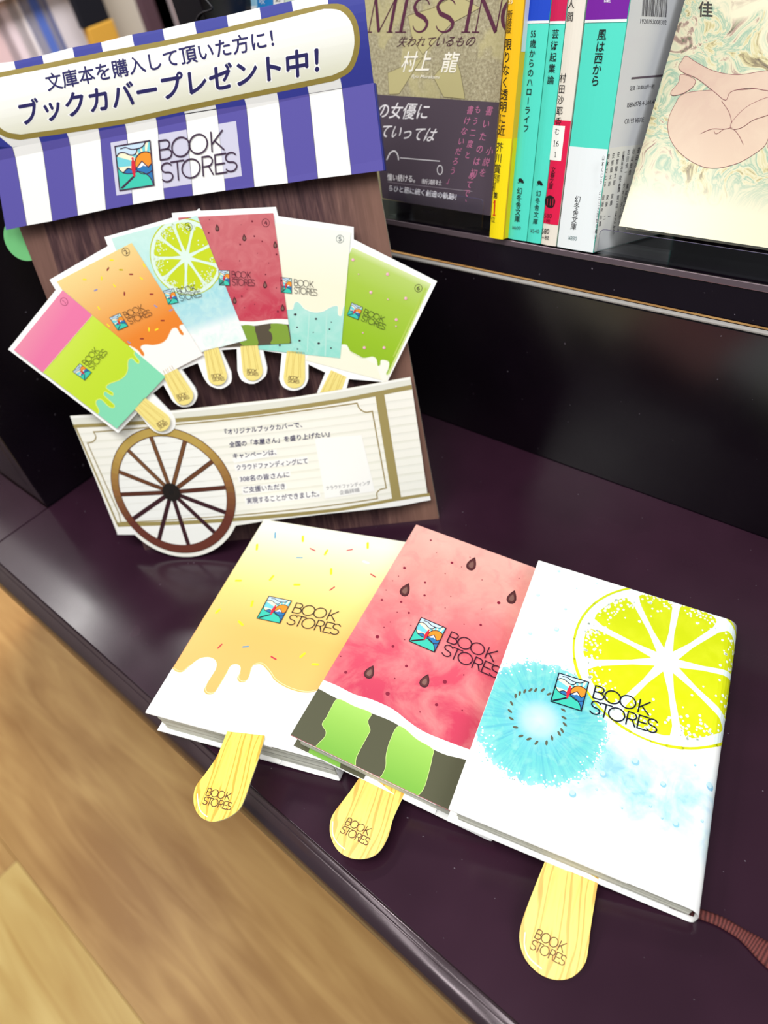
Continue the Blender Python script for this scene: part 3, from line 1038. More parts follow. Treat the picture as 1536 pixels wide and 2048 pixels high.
for x, y, r in ((937, 961, 1.8), (790, 1019, 1.5), (1063, 1063, 1.4), (1280, 1070, 1.9), (650, 1108, 1.6), (1120, 1243, 1.4), (1005, 1160, .7), (760, 1086, .6), (1208, 975, .6), (1240, 1227, .7), (875, 1170, .5), (1057, 1215, .6),
                (592, 98, .9), (497, 207, 1.0), (460, 380, 1.1), (622, 270, .8), (580, 362, 1.4), (765, 155, .5), (672, 176, .5)):
    u, v = SL.at(C3([(x, y)])[0])
    pr.disc_uv(u, v, r, (150, 206, 236) if y > 900 else (190, 240, 244), 2, 12)
    pr.disc_uv(u - r * .2, v + r * .35, r * .75, (200, 234, 244) if y > 900 else (220, 250, 250), 3, 12)
# lime slice
lime_m = uvramp('lime_print', [(0, (220, 226, 6)), (.5, (224, 232, 10)), (1, (212, 224, 16))], 60, 130, ((234, 240, 50), .5), mscale=9, rough=.42)
LIMEC = SL.at(C3([(1080, 505)])[0])
def lime(pr, c, R, spokes, lay, m, pith, dots, dot_col=(244, 255, 244), rnd=3, ds=(.3, .62)):
    random.seed(rnd)
    ring = []
    n = 90
    pr.poly_uv([(c[0] + R * .97 * math.cos(6.2832 * i / n), c[1] + R * .97 * math.sin(6.2832 * i / n)) for i in range(n)], pith, lay)
    k = 0
    while k < 120:                                 # the ragged rind line
        ln = random.randint(3, 11)
        a0, a1 = 6.2832 * k / 120, 6.2832 * min(120, k + ln) / 120
        wd_ = R * random.uniform(.016, .034)
        pr.stroke_uv([(c[0] + R * .985 * math.cos(a0 + (a1 - a0) * i / 5), c[1] + R * .985 * math.sin(a0 + (a1 - a0) * i / 5)) for i in range(6)], wd_, m, lay + 1)
        k += ln
    sp = sorted(spokes)
    for i, a in enumerate(sp):
        b = sp[(i + 1) % len(sp)]
        if b <= a:
            b += 360
        ra, rb = math.radians(a), math.radians(b)
        gap = R * .03
        pts = []
        h_ = (rb - ra) / 2
        r0 = gap / math.sin(h_) * 1.1 + R * .05
        pts.append((c[0] + r0 * math.cos((ra + rb) / 2), c[1] + r0 * math.sin((ra + rb) / 2)))
        Ro = R * .88
        da = math.asin(gap / Ro)
        r1 = Ro * .86
        d1 = math.asin(gap * 1.35 / r1)
        pts.append((c[0] + r1 * .5 * math.cos(ra + math.asin(gap * 1.0 / (r1 * .5))), c[1] + r1 * .5 * math.sin(ra + math.asin(gap * 1.0 / (r1 * .5)))))
        pts.append((c[0] + r1 * math.cos(ra + d1), c[1] + r1 * math.sin(ra + d1)))
        for t in range(9):
            q = ra + da * 2.6 + (rb - ra - da * 5.2) * t / 8
            rr = Ro * (1 if 0 < t < 8 else .985)
            pts.append((c[0] + rr * math.cos(q), c[1] + rr * math.sin(q)))
        pts.append((c[0] + r1 * math.cos(rb - d1), c[1] + r1 * math.sin(rb - d1)))
        pts.append((c[0] + r1 * .5 * math.cos(rb - math.asin(gap * 1.0 / (r1 * .5))), c[1] + r1 * .5 * math.sin(rb - math.asin(gap * 1.0 / (r1 * .5)))))
        pr.poly_uv(pts, m, lay + 1)
    for i in range(dots):
        if i % 3:
            g = random.choice(range(len(sp)))
            a = math.radians(sp[g] + 12 + random.uniform(-14, 14))
        else:
            a = random.uniform(0, 6.2832)
        r = R * (.9 - abs(random.gauss(0, .13)))
        q = random.uniform(*ds) * R / 32
        pr.disc_uv(c[0] + r * math.cos(a), c[1] + r * math.sin(a), q, dot_col, lay + 2, 6)
def ang_uv(S, c, p):
    u, v = S.at(p)
    return math.degrees(math.atan2(v - c[1], u - c[0]))
spk = [ang_uv(SL, LIMEC, C3([p])[0]) for p in ((940, 235), (1130, 240), (1310, 360), (1345, 555), (1330, 745), (1128, 830), (905, 670), (700, 515), (760, 345))]
lu = SL.at(C3([(655, 500)])[0])
LR = math.dist(lu, LIMEC)
pithm = mat((238, 252, 250), .42, .4)
lime(pr, LIMEC, LR, spk, 2, lime_m, pithm, 520)
pr.build('cover_print', bookL, 'lime slice, kiwi slice and drops', ucuts=SL.cuts, cliprect=(.2, 119, .2, 149.8), smoothed=True)
pr = Print(SL, 6)
logo(pr, C3([(590, 562)])[0], C3([(725, 603)])[0], C3([(552, 690)])[0], 1, ink=(16, 18, 44), wd=.66)
pr.build('logo_print', bookL)
# ribbon of the lime book
rm, nt, b_ = node_mat('ribbon_weave', .75, .2)
v_ = coords(nt, 'UV', (1, 1, 1))
wv = N(nt, 'ShaderNodeTexWave', Scale=11.0, Distortion=1.5)
nt.links.new(v_, wv.inputs[0])
nt.links.new(ramp(nt, wv.outputs['Fac'], [(0, (66, 32, 32)), (1, (118, 62, 58))]), b_.inputs['Base Color'])
cl = smooth([(1340, 1808), (1365, 1817), (1394, 1827), (1437, 1843), (1471, 1862), (1500, 1882), (1530, 1905), (1580, 1940)], 9, False)
vs, fs, uvs = [], [], []
n = len(cl)
for i, p in enumerate(cl):
    t = i / (n - 1)
    z_ = 4.0 * max(0, 1 - t * 4) + .8
    q = on_z(p, z_)
    q2 = on_z(cl[min(n - 1, i + 1)], z_) if i < n - 1 else q + (q - on_z(cl[i - 1], z_))
    d = (q2 - q).normalized()
    nn = Vector((-d.y, d.x, 0))
    hw = 1.5 + (1.2 * t) + (3.4 * max(0, (t - .62) / .38) ** 1.3)
    for k, e in enumerate((-1, -.6, -.2, .2, .6, 1)):
        bump = .35 * (1 if (i + k) % 2 else 0) + .5 * (1 - e * e)
        vs.append(q + nn * hw * e + Vector((0, 0, bump)))
        uvs.append((t, e * .1))
for i in range(n - 1):
    for k in range(5):
        a0 = i * 6 + k
        fs.append((a0, a0 + 1, a0 + 7, a0 + 6))
rb = mesh('ribbon_bookmark', vs, fs, rm, bookL, 'brown woven ribbon with frayed end', None, True, uvs)
md = rb.modifiers.new('ribbon', 'SOLIDIFY')
md.thickness = .6 * MM

# ------------------------------------------------------------------ lolly stick bookmarks
stick_m, nt, b_ = node_mat('stick_print', .3, .45)
v_ = coords(nt, 'UV')
v2 = coords(nt, 'UV', (9.0, 1.1, 1))
n1 = noise(nt, v2, 3.0, 2, .5, .9)
n2 = noise(nt, v2, 7.0, 1, .5, 1.3)
base = ramp(nt, n1, [(.30, (242, 196, 76)), (.42, (250, 224, 104)), (.60, (250, 220, 98)), (.72, (234, 184, 70))])
w1 = N(nt, 'ShaderNodeTexWave', Scale=1.05, Distortion=5.0, Detail=1.5)
w1.inputs['Detail Scale'].default_value = .6
v3 = coords(nt, 'UV', (8.0, 1.3, 1))
wn = N(nt, 'ShaderNodeTexNoise', Scale=1.6, Detail=1.0)
nt.links.new(v3, wn.inputs[0])
wa = nt.nodes.new('ShaderNodeVectorMath')
wa.operation = 'MULTIPLY_ADD'
nt.links.new(wn.outputs['Color'], wa.inputs[0])
wa.inputs[1].default_value = (1.3, 0, 0)
nt.links.new(v3, wa.inputs[2])
nt.links.new(wa.outputs[0], w1.inputs[0])
base = mixc(nt, fac_ramp(nt, w1.outputs['Fac'], .74, .92, 0, .85), base, L3((226, 164, 48)))
nt.links.new(base, b_.inputs['Base Color'])
def stick(label, start, tip, zs, zt, outline, mark, painted_glare, ins=8.0, roll=0.0, lat=None):
    a, b = on_z(start, zs), on_z(tip, zt)
    ax = (a - b).normalized()                        # towards the book
    rt = ax.cross(Vector((0, 0, 1))).normalized()
    nn = rt.cross(ax)
    rt = (rt * math.cos(roll) - nn * math.sin(roll)).normalized()
    S = Surf(b, rt, ax)
    o = thing('lolly_stick_bookmark', label, 'bookmark', tuple(b), 'lolly stick bookmarks')
    q = [S.at(p) for p in smooth(outline, 5, False)]
    L0, R0 = q[0], q[-1]
    ln = Vector((0, 1))
    q = [(L0[0] + .4, L0[1] + ins)] + q + [(R0[0] - .4, R0[1] + ins)]
    sheet('stick_card', S, q, stick_m, 0.9, o, in_uv=True, edge=mat((236, 226, 180), .5))
    pr = Print(S)
    stickmark(pr, *mark, lay=2)
    pr.stroke([p for p in smooth(painted_glare, 5, False)], .55, (255, 250, 214), 1)  # highlight near the rounded tip, painted as a pale stroke
    pr.build('lettering_print', o)
    return o
C4 = lambda pts: crop(pts, 800, 1700, 2.087)
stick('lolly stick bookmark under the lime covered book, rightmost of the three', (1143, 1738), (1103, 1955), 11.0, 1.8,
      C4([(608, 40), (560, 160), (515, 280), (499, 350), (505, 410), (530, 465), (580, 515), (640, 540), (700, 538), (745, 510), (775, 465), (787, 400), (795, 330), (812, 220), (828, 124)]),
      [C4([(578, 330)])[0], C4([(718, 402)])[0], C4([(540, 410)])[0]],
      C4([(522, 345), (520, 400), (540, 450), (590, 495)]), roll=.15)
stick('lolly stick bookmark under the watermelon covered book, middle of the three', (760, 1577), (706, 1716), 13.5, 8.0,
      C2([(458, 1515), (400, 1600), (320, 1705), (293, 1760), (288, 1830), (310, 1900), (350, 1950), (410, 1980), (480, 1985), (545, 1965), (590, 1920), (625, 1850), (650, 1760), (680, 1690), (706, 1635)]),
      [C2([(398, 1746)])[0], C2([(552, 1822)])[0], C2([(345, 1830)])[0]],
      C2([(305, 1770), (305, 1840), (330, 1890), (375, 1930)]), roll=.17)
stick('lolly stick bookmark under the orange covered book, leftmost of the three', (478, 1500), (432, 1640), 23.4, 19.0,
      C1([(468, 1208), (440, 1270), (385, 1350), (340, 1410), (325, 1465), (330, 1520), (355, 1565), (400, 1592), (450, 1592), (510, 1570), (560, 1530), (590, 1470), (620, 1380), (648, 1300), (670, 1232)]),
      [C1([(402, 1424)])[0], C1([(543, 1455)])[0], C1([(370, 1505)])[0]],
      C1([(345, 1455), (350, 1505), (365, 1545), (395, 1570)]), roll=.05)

# ------------------------------------------------------------------ the standing display
BP = Vector((-275.34, 256.82, 0.0))
B_r = Vector((0.7786723, 0.6274308, 0.0))
B_u = Vector((-0.2354580, 0.2922149, 0.9269142))
st = thing('display_stand', 'cardboard display with striped awning, ice lolly fan and printed cart behind the paperbacks', 'display', tuple(BP - B_r * 120))
wood, nt, b_ = node_mat('printed_wood', .5, .3)
v_ = coords(nt, 'UV')
s_ = sep(nt, v_)
pl_ = N(nt, 'ShaderNodeTexVoronoi', Scale=1.0)
pl_.voronoi_dimensions = '1D'
nt.links.new(math_(nt, 'MULTIPLY', s_[0], 4.6), pl_.inputs['W'])
v2 = coords(nt, 'UV', (14, 1.3, 1))
n1 = noise(nt, v2, 2.0, 5, .6, .6)
v3 = coords(nt, 'UV', (60, 2.0, 1))
n2 = noise(nt, v3, 2.0, 3, .6, .2)
c = ramp(nt, n1, [(.3, (52, 30, 34)), (.45, (84, 56, 58)), (.6, (112, 80, 76)), (.75, (140, 106, 94))])
c = mixc(nt, fac_ramp(nt, n2, .4, .7, 0, .5), c, L3((62, 40, 42)))
pc = sep(nt, pl_.outputs['Color'])[0]
c = mixc(nt, fac_ramp(nt, pc, 0, 1, 0, .55), c, L3((44, 26, 34)))
edge = fac_ramp(nt, s_[0], -.42, -.10, 0, .6)
c = mixc(nt, edge, c, L3((146, 108, 90)))
edge2 = fac_ramp(nt, s_[0], -2.16, -2.17, 0, .6)
c = mixc(nt, edge2, c, L3((134, 98, 84)))
nt.links.new(c, b_.inputs['Base Color'])
SB_ = Surf(BP, B_r, B_u)
kraft = mat((196, 186, 168), .7, .2, name='card_edge')
bl_ = [SB_.at((39, 457)), SB_.at((95, 600)), SB_.at((276, 1064))]
bl0 = bl_[1][0] + (bl_[2][0] - bl_[1][0]) * (bl_[1][1] - 0) / (bl_[1][1] - bl_[2][1])
print('board left', bl_, bl0)
sheet('back_board', SB_, [(bl0, 0), (0, 0), (-7.5, 272), (-7.5, 296), (-236, 300), bl_[0], bl_[1]], wood, 2.5, st, 'board printed with dark wooden planks', in_uv=True, edge=kraft)
# strut behind the board
sup = [SB_.pos(-120, 190, -2.6), SB_.pos(-120, 12, -2.6)]
foot = SB_.pos(-120, 12, -2.6) + Vector((0, 0, 0)) - SB_.n * 0
fz = Vector((sup[1].x - .58 * 55, sup[1].y + .72 * 55, 0.2))
mesh('easel_strut', [sup[0] - B_r * 12, sup[0] + B_r * 12, sup[1] + B_r * 30, fz + B_r * 30, fz - B_r * 30, sup[1] - B_r * 30] +
     [p - SB_.n * .01 + B_r * 0 for p in ()], [(0, 1, 2, 3, 4, 5)], kraft, st)

# --- awning -----------------------------------------------------------------
NAVY, PURP, SW1 = (52, 58, 150), (92, 84, 168), (252, 252, 250)
def vcr(u):     # crease line on the board
    t = (u + 233.0) / 226.0
    return 269.6 + 1.5 * t - 8.6 * t * t
vk = [228, 240, 252, 264]
_hv = pl(lambda v: 8.0 + 2.0 * max(0.0, min(1.0, (v - 220) / 44)), vk)
vk = [224, 232, 240, 248, 256]
sk = vk + [262, 266, 270, 274, 278, 282, 286, 290, 294, 298, 302, 306, 310]
_hs = pl(lambda v: (10.0 - (262 - v) / 42 * 2.0) if v < 262 else 10.0 + 8.0 * math.sin(max(0.0, min(1.0, (v - 262) / 48.0)) * math.pi * .66) - 3.0 * max(0.0, min(1.2, (v - 262) / 48.0)), sk)
h_sign = h_val = lambda u, v: _hs(v)
SV = Surf(BP, B_r, B_u, h_val)
SS = Surf(BP, B_r, B_u, h_sign)
crease = [(-18, 301), (0, 298), (42, 292), (82, 285), (137, 275), (198, 262), (250, 252), (313, 241), (370, 227), (433, 217), (492, 210), (557, 200), (618, 187), (684, 176), (747, 166)]
vbot = [(12, 460), (54, 451), (105, 442), (156, 431), (212, 419), (266, 409), (329, 398), (386, 391), (451, 381), (509, 374), (576, 366), (636, 357), (703, 349), (767, 341)]
vtop = [(-18, 301), (25, 295), (82, 285), (137, 275), (198, 262), (251, 252), (313, 241), (370, 229), (433, 219), (492, 210), (557, 200), (618, 188), (684, 177), (747, 166)]
vcuts = [(x,) for x in sk]
scuts = [(x,) for x in sk]
sheet('awning_valance', SV, vtop + vbot[::-1], mat(SW1, .5, .3), .7, st, 'purple and white striped flap of the awning', ucuts=vcuts, edge=mat(NAVY, .5))
pr = Print(SV)
for i in range(13):
    if i % 2 == 0:
        pr.poly([vtop[i], vtop[i + 1], vbot[i + 1], vbot[i]], PURP, 0)
    if 0 < i:
        pr.stroke([vtop[i], vbot[i]], .22, (96, 92, 100), 1)
# translucent white panel behind the mark
def lerp(a, b, t):
    return (a[0] + (b[0] - a[0]) * t, a[1] + (b[1] - a[1]) * t)
PA, PB, PC, PD = (221, 285.5), (472, 242), (484, 352), (233, 391)
lav = (214, 212, 232)
for i in (4, 6, 8):
    tl, tr, br, bl = vtop[i], vtop[i + 1], vbot[i + 1], vbot[i]
    def xl(a, b, y):
        return a[0] + (b[0] - a[0]) * (y - a[1]) / (b[1] - a[1])
    def ytop(x): return PA[1] + (PB[1] - PA[1]) * (x - PA[0]) / (PB[0] - PA[0])
    def ybot(x): return PD[1] + (PC[1] - PD[1]) * (x - PD[0]) / (PC[0] - PD[0])
    x0t, x1t = max(PA[0], xl(tl, bl, ytop(tl[0] + 5))), min(PB[0], xl(tr, br, ytop(tr[0] + 5)))
    x0b, x1b = max(PD[0], xl(tl, bl, ybot(bl[0] - 5))), min(PC[0], xl(tr, br, ybot(br[0] - 5)))
    pr.poly([(x0t, ytop(x0t)), (x1t, ytop(x1t)), (x1b, ybot(x1b)), (x0b, ybot(x0b))], lav, 1)
pr.build('stripe_print', st.children[-1] if False else [o for o in st.children if o.name.startswith('awning_valance')][0], None, ucuts=vcuts)
val = [o for o in st.children if o.name.startswith('awning_valance')][0]
pr = Print(SV)
C5 = lambda pts: crop(pts, 220, 240, 5.689)
logo(pr, C5([(60, 302)])[0], C5([(457, 235)])[0], C5([(115, 802)])[0], 3, ink=(66, 44, 70), wd=.86)
pr.build('logo_print', val)
# side return of the awning
box('awning_return', SV.pos(*SV.at((747, 166)), -.8), SV.pos(*SV.at((767, 341)), -.8) - SV.pos(*SV.at((747, 166)), -.8), -SV.n * 7.0 , B_r * .8, mat(NAVY, .5), st)
stop_ = [(-40, 133), (0, 126), (28, 123), (84, 111), (145, 95), (202, 84.6), (264, 69), (325, 58), (389, 43), (453, 31), (519, 15), (583, 2), (654, -15), (727, -30)]
sheet('awning_sign', SS, stop_ + crease[::-1] + [(-60, 306)], mat((238, 238, 236), .5, .3), .7, st, 'curved upper sign of the awning', ucuts=scuts, edge=mat(NAVY, .5), smoothed=True)
sign = [o for o in st.children if o.name.startswith('awning_sign')][0]
pr = Print(SS)
tops = [(-28, 131), (28, 123), (84, 111), (145, 95), (202, 84.6), (264, 69), (325, 58), (389, 43), (453, 31), (519, 15), (583, 2), (654, -15), (727, -30)]
bots = [(25, 295), (82, 285), (137, 275), (198, 262), (251, 252), (313, 241), (370, 229), (433, 219), (492, 210), (557, 200), (618, 188), (684, 177), (747, 166)]
pr.poly([(-60, 137), (-40, 133), bots[0], (-20, 302)], NAVY, 0) if False else None
for i in range(12):
    if i % 2 == 1:
        pr.poly([tops[i], tops[i + 1], bots[i + 1], bots[i]], NAVY, 0)
pr.poly([(-75, 150), (-60, 140), (-33, 290), (25, 295), (-18, 301), (-40, 304)], NAVY, 0)
pr.poly([(-34, 262), (-5, 270), (25, 294.5), (-18, 300)], NAVY, 0)
pr.build('stripe_print', sign, None, ucuts=scuts)
pr = Print(SS)
GOLD, GOLD2 = (150, 132, 62), (164, 148, 92)
outer = [(0, 145), (100, 125), (210, 103), (320, 83), (430, 60), (540, 34), (600, 19), (645, 9)] + smooth([(645, 9), (685, 9), (710, 34), (720, 75), (715, 115), (700, 144), (668, 162)], 4, False)[1:] + \
    [(560, 184), (450, 205.5), (350, 227), (250, 248), (150, 264), (40, 280)] + smooth([(40, 280), (10, 274), (-14, 256), (-28, 225), (-32, 190), (-24, 160), (0, 145)], 3, False)[1:-1]
inner = [(0, 155), (100, 136), (210, 114), (320, 94), (430, 71), (540, 45), (600, 30), (648, 18)] + smooth([(648, 18), (680, 21), (702, 44), (709, 80), (704, 113), (691, 137), (664, 151)], 4, False)[1:] + \
    [(560, 173), (450, 195), (350, 216), (250, 238), (150, 254), (42, 269)] + smooth([(42, 269), (14, 264), (-6, 248), (-18, 222), (-21, 192), (-14, 166), (0, 155)], 3, False)[1:-1]
pr.poly(outer, GOLD, 1)
cream = uvramp('sign_cream', [(0, (232, 232, 206)), (.45, (250, 250, 242)), (1, (253, 253, 252))], 268, 306, rough=.45)
pr.poly(inner, cream, 2)
INK2 = (40, 36, 96)
for c_, o_, l_ in ((WHITE, .06, 3), (INK2, .0, 5)):
    pr.text('文庫本を購入して頂いた方に！', (97, 183), (549, 94), (89, 149), c_, l_, off=o_, bold=(.16 if l_ == 5 else 0))
    pr.text('ブックカバープレゼント中！', (46, 252), (638, 146), (36, 203), c_, l_, off=o_ if l_ == 3 else .0, bold=(.36 if l_ == 5 else 0))
pr.build('lettering_print', sign, 'navy lettering on a cream gold edged plaque', ucuts=scuts)
# green disc behind the board
SG = Surf(BP - SB_.n * 2.6, B_r, B_u)
gc = SG.at((48, 477))
sheet('green_disc', SG, [(gc[0] + 13.5 * math.cos(6.2832 * i / 40), gc[1] + 13.5 * math.sin(6.2832 * i / 40)) for i in range(40)], mat((112, 190, 122), .5, .3), 1.2, st, 'round green card peeping out behind the left edge', in_uv=True, edge=mat((170, 214, 170), .5))

# --- fan of printed lollies ---------------------------------------------------
h_fan = lambda u, v: 20.0 - (u + 235) / 235 * 16.0
SF = Surf(BP, B_r, B_u, h_fan)
D4 = lambda pts: crop(pts, 0, 400, 3.072)
D5 = lambda pts: crop(pts, 400, 400, 3.072)
fo = D4([(50, 918), (342, 553), (304, 490), (662, 283), (641, 228), (1060, 108), (1055, 80), (1205, 66), (1222, 52), (1230, 66)]) + \
    D5([(465, 42), (480, 100), (944, 166), (944, 242), (1456, 500), (1150, 1120), (915, 1100)]) + [(690, 790), (680, 812), (655, 818), (634, 806)] + \
    D5([(720, 1180), (770, 1060), (665, 1010)]) + D5(smooth([(665, 1100), (640, 1150), (575, 1172), (512, 1150), (486, 1100)], 3, False)) + D5([(503, 942), (388, 925)]) + \
    D5(smooth([(412, 1030), (400, 1085), (330, 1130), (258, 1110), (230, 1050)], 3, False)) + D5([(226, 915), (130, 922)]) + \
    D5(smooth([(192, 1060), (190, 1120), (130, 1160), (60, 1140), (22, 1090)], 3, False)) + D4([(1215, 1002), (1115, 1042)]) + \
    D4(smooth([(1195, 1150), (1212, 1200), (1185, 1258), (1120, 1272), (1065, 1240), (1038, 1195)], 3, False)) + D4([(1003, 1135), (938, 1190)]) + \
    D4(smooth([(1045, 1300), (1078, 1350), (1070, 1405), (1020, 1436), (965, 1430), (920, 1400)], 3, False)) + D4([(845, 1306), (725, 1432)])
fan = sheet('lolly_fan', SF, fo, WHITE, 1.4, st, 'white edged cut-out of six printed lollies fanned out')
def drop_shadow_none():
    pass
def fstick(pr, c0, c1, w0, w1, lay, mark):
    d = Vector(c1) - Vector(c0)
    d.normalize()
    nn = Vector((-d.y, d.x))
    c0, c1 = Vector(c0), Vector(c1)
    pts = [tuple(c0 - nn * w0)]
    for i in range(13):
        a = math.pi * i / 12
        pts.append(tuple(c1 - nn * w1 * math.cos(a) + d * w1 * math.sin(a) * 1.0))
    pts.append(tuple(c0 + nn * w0))
    pr.poly(pts, (247, 229, 140), lay)
    for k, off in enumerate((-.62, -.3, .05, .33, .66)):
        a0 = c0 + nn * w0 * off
        a1 = c1 + nn * w1 * (off * 1.05 + .06 * (-1) ** k)
        mid = (a0 + a1) / 2 + nn * 1.2 * (-1) ** k
        pr.stroke([tuple(a0), tuple(mid), tuple(a1)], .3, (226, 196, 100), lay + 1, cap=False)
    stickmark(pr, *mark, lay=lay + 2, wd=.26, ink=(110, 76, 50))
cards = []
def card(quad, lay0, name_label):
    pr = Print(SF, base=lay0)
    q = pr.uv(quad)
    pr.clipto = q
    cx, cy = sum(p[0] for p in q) / 4, sum(p[1] for p in q) / 4
    return pr, q
def axes(q):
    """q = TL, TR, BR, BL in uv; returns map from card coordinates (0..107, 0..150 up)"""
    TL, TR, BR, BL_ = map(Vector, q)
    def A(x, y):
        s_, t_ = x / 107, y / 150
        return tuple(BL_ * (1 - s_) * (1 - t_) + BR * s_ * (1 - t_) + TR * s_ * t_ + TL * (1 - s_) * t_)
    return A
def cardmat(name, q, stops, **kw):
    """colour ramp running up the card, held in surface coordinates"""
    TL, TR, BR, BL_ = map(Vector, q)
    up = (TL - BL_)
    ln = up.length
    up.normalize()
    m, nt, b = node_mat(name, kw.get('rough', .45), .35)
    v = coords(nt, 'UV')
    s_ = sep(nt, v)
    y = math_(nt, 'ADD', math_(nt, 'MULTIPLY', math_(nt, 'SUBTRACT', s_[0], BL_.x / 100), up.x), math_(nt, 'MULTIPLY', math_(nt, 'SUBTRACT', s_[1], BL_.y / 100), up.y))
    c = ramp(nt, fac_ramp(nt, y, 0, ln / 100), stops)
    if kw.get('mottle'):
        n1 = noise(nt, v, kw.get('ms', 9), 5, .6, 1.2)
        c = mixc(nt, fac_ramp(nt, n1, .42, .72, 0, kw['mottle'][1]), c, L3(kw['mottle'][0]))
    nt.links.new(c, b.inputs['Base Color'])
    return m
def number(pr, p, t, r, lay, ink=(70, 50, 50), rot=0.0):
    u, v = SF.at(p)
    pr.stroke_uv([(u + r * math.cos(6.2832 * i / 22), v + r * math.sin(6.2832 * i / 22)) for i in range(22)], .22, ink, lay, closed=True)
    c_, s_ = math.cos(rot), math.sin(rot)
    ex, ey = Vector((c_, s_)), Vector((-s_, c_))
    o = Vector((u, v))
    wd = .18 if t == '1' else .42
    pr.text_uv(t, o - ex * r * wd - ey * r * .55, o + ex * r * wd - ey * r * .55, o - ex * r * wd + ey * r * .55, ink, lay)
# card 6: lime green
q6 = D5([(935, 290), (1420, 515), (1145, 1115), (650, 985)])
pr, q = card(q6, 1, '')
g6 = cardmat('green_card', q, [(0, (140, 182, 30)), (.4, (156, 198, 40)), (.75, (172, 206, 70)), (.95, (190, 216, 110)), (1, (222, 236, 170))])
pr.poly_uv(q, g6, 0)
pr.stroke(D5([(1405, 560), (1155, 1085)]), 2.2, (214, 232, 150), 1)
pr.stroke(D5([(1385, 545), (1190, 960)]), 1.0, (184, 212, 84), 2)
wv = D5(smooth([(860, 890), (900, 890), (930, 935), (1000, 970), (1060, 962), (1085, 980), (1092, 1018), (1108, 1012), (1112, 985), (1140, 985), (1162, 1000), (1156, 1040), (1145, 1062), (1150, 1075), (1175, 1060)], 4, False))
pr.poly(wv + D5([(1200, 1300), (600, 1300), (600, 890)]), (252, 250, 238), 3)
pr.poly(D5([(870, 900), (1080, 1010), (1130, 1140), (640, 990), (650, 960)]), (250, 248, 226), 4)
pr.stroke(wv, .3, (226, 240, 190), 4)
pk = mat((240, 176, 190), .4)
for x, y, r in ((940, 367, 1), (1152, 455, 1), (1050, 567, 1), (1264, 604, 1), (1206, 735, 1), (1010, 907, 1), (1131, 907, 1), (975, 456, .4), (1155, 611, .5), (1001, 816, .5), (1205, 776, .5)):
    u, v = SF.at(D5([(x, y)])[0])
    pr.disc_uv(u, v, r * .95, pk, 5, 10)
    pr.disc_uv(u - .2, v + .25, r * .45, (252, 220, 226), 6, 8)
logo(pr, *[D5([p])[0] for p in ((933, 630), (1001, 658), (905, 706))], lay=5, wd=.27)
number(pr, D5([(1342, 541)])[0], '6', 2.2, 6, rot=-.42)
pr.clipto = None
pr.build('printed_card', fan, 'lime green lolly print numbered 6')
pr = Print(SF, base=1)
fstick(pr, D5([(853, 1066)])[0], (652, 806), 17, 20, 0, [D5([p])[0] for p in ((760, 1240), (850, 1275), (745, 1270))])
pr.build('printed_stick', fan)
# card 5: cream with mint drip
q5 = [(541, 444), D5([(928, 195)])[0], D5([(862, 972)])[0], (517, 698.5)]
pr, q = card(q5, 9, '')
m5 = cardmat('mint_card', q, [(0, (150, 226, 210)), (.2, (160, 228, 214)), (.45, (180, 232, 222)), (1, (190, 236, 226))], mottle=((208, 242, 232), .5))
pr.poly_uv(q, m5, 0)
cw = D5(smooth([(300, 690), (545, 672), (572, 668), (580, 635), (600, 625), (620, 640), (640, 665), (680, 684), (720, 690), (760, 682), (800, 660), (830, 650), (848, 655), (850, 700), (862, 712), (872, 700), (880, 660), (900, 640)], 4, False))
c5 = cardmat('cream_card', q, [(0, (250, 246, 222)), (.6, (250, 246, 220)), (1, (248, 250, 240))])
pr.poly(cw + D5([(960, 500), (960, 100), (300, 100)]), c5, 1)
pr.stroke(cw, .3, (255, 255, 246), 2)
pr.stroke(D5([(672, 690), (660, 930)]), .5, (196, 238, 226), 1)
pr.stroke(D5([(780, 690), (770, 955)]), .9, (186, 234, 222), 1)
for x, y, r in ((586, 703, 1), (714, 730, .8), (808, 750, .4), (598, 781, .6), (797, 793, .6), (697, 813, .4), (613, 863, .8), (730, 880, .9), (491, 892, .8), (601, 915, .6), (806, 909, .6)):
    u, v = SF.at(D5([(x, y)])[0])
    pr.disc_uv(u, v, r, (58, 52, 60), 2, 7, r * .8)
logo(pr, *[D5([p])[0] for p in ((498, 473), (564, 480), (500, 566))], lay=4, wd=.27)
number(pr, D5([(861, 239)])[0], '5', 2.2, 5, (120, 128, 130), rot=-.1)
pr.clipto = None
pr.build('printed_card', fan, 'cream lolly print with mint drip numbered 5')
pr = Print(SF, base=9)
fstick(pr, D5([(590, 930)])[0], (589, 755), 18, 21.5, 0, [D5([p])[0] for p in ((548, 1080), (618, 1085), (540, 1120))])
pr.build('printed_stick', fan)
# card 4: watermelon
q4 = [D4([(1098, 108)])[0], D5([(452, 80)])[0], D5([(563, 878)])[0], (392, 697)]
pr, q = card(q4, 17, '')
m4 = cardmat('watermelon_card', q, [(0, (196, 52, 74)), (.3, (200, 62, 84)), (.6, (204, 96, 106)), (1, (206, 110, 116))], mottle=((222, 138, 140), .5))
pr.poly_uv(q, m4, 0)
t1 = D5(smooth([(100, 735), (250, 742), (330, 745), (400, 738), (470, 730), (550, 732), (600, 736)], 3, False))
b1 = D5(smooth([(100, 765), (250, 768), (330, 772), (400, 762), (440, 757), (500, 760), (552, 764), (600, 766)], 3, False))
pr.poly(t1 + [(600, 720), (380, 720)], (252, 250, 246), 1)
pr.poly(b1 + [(600, 720), (380, 720)], (88, 78, 62), 2)
pr.poly(D5(smooth([(262, 770), (335, 773), (340, 800), (352, 840), (355, 890), (262, 890), (240, 830)], 4)), (132, 164, 58), 3)
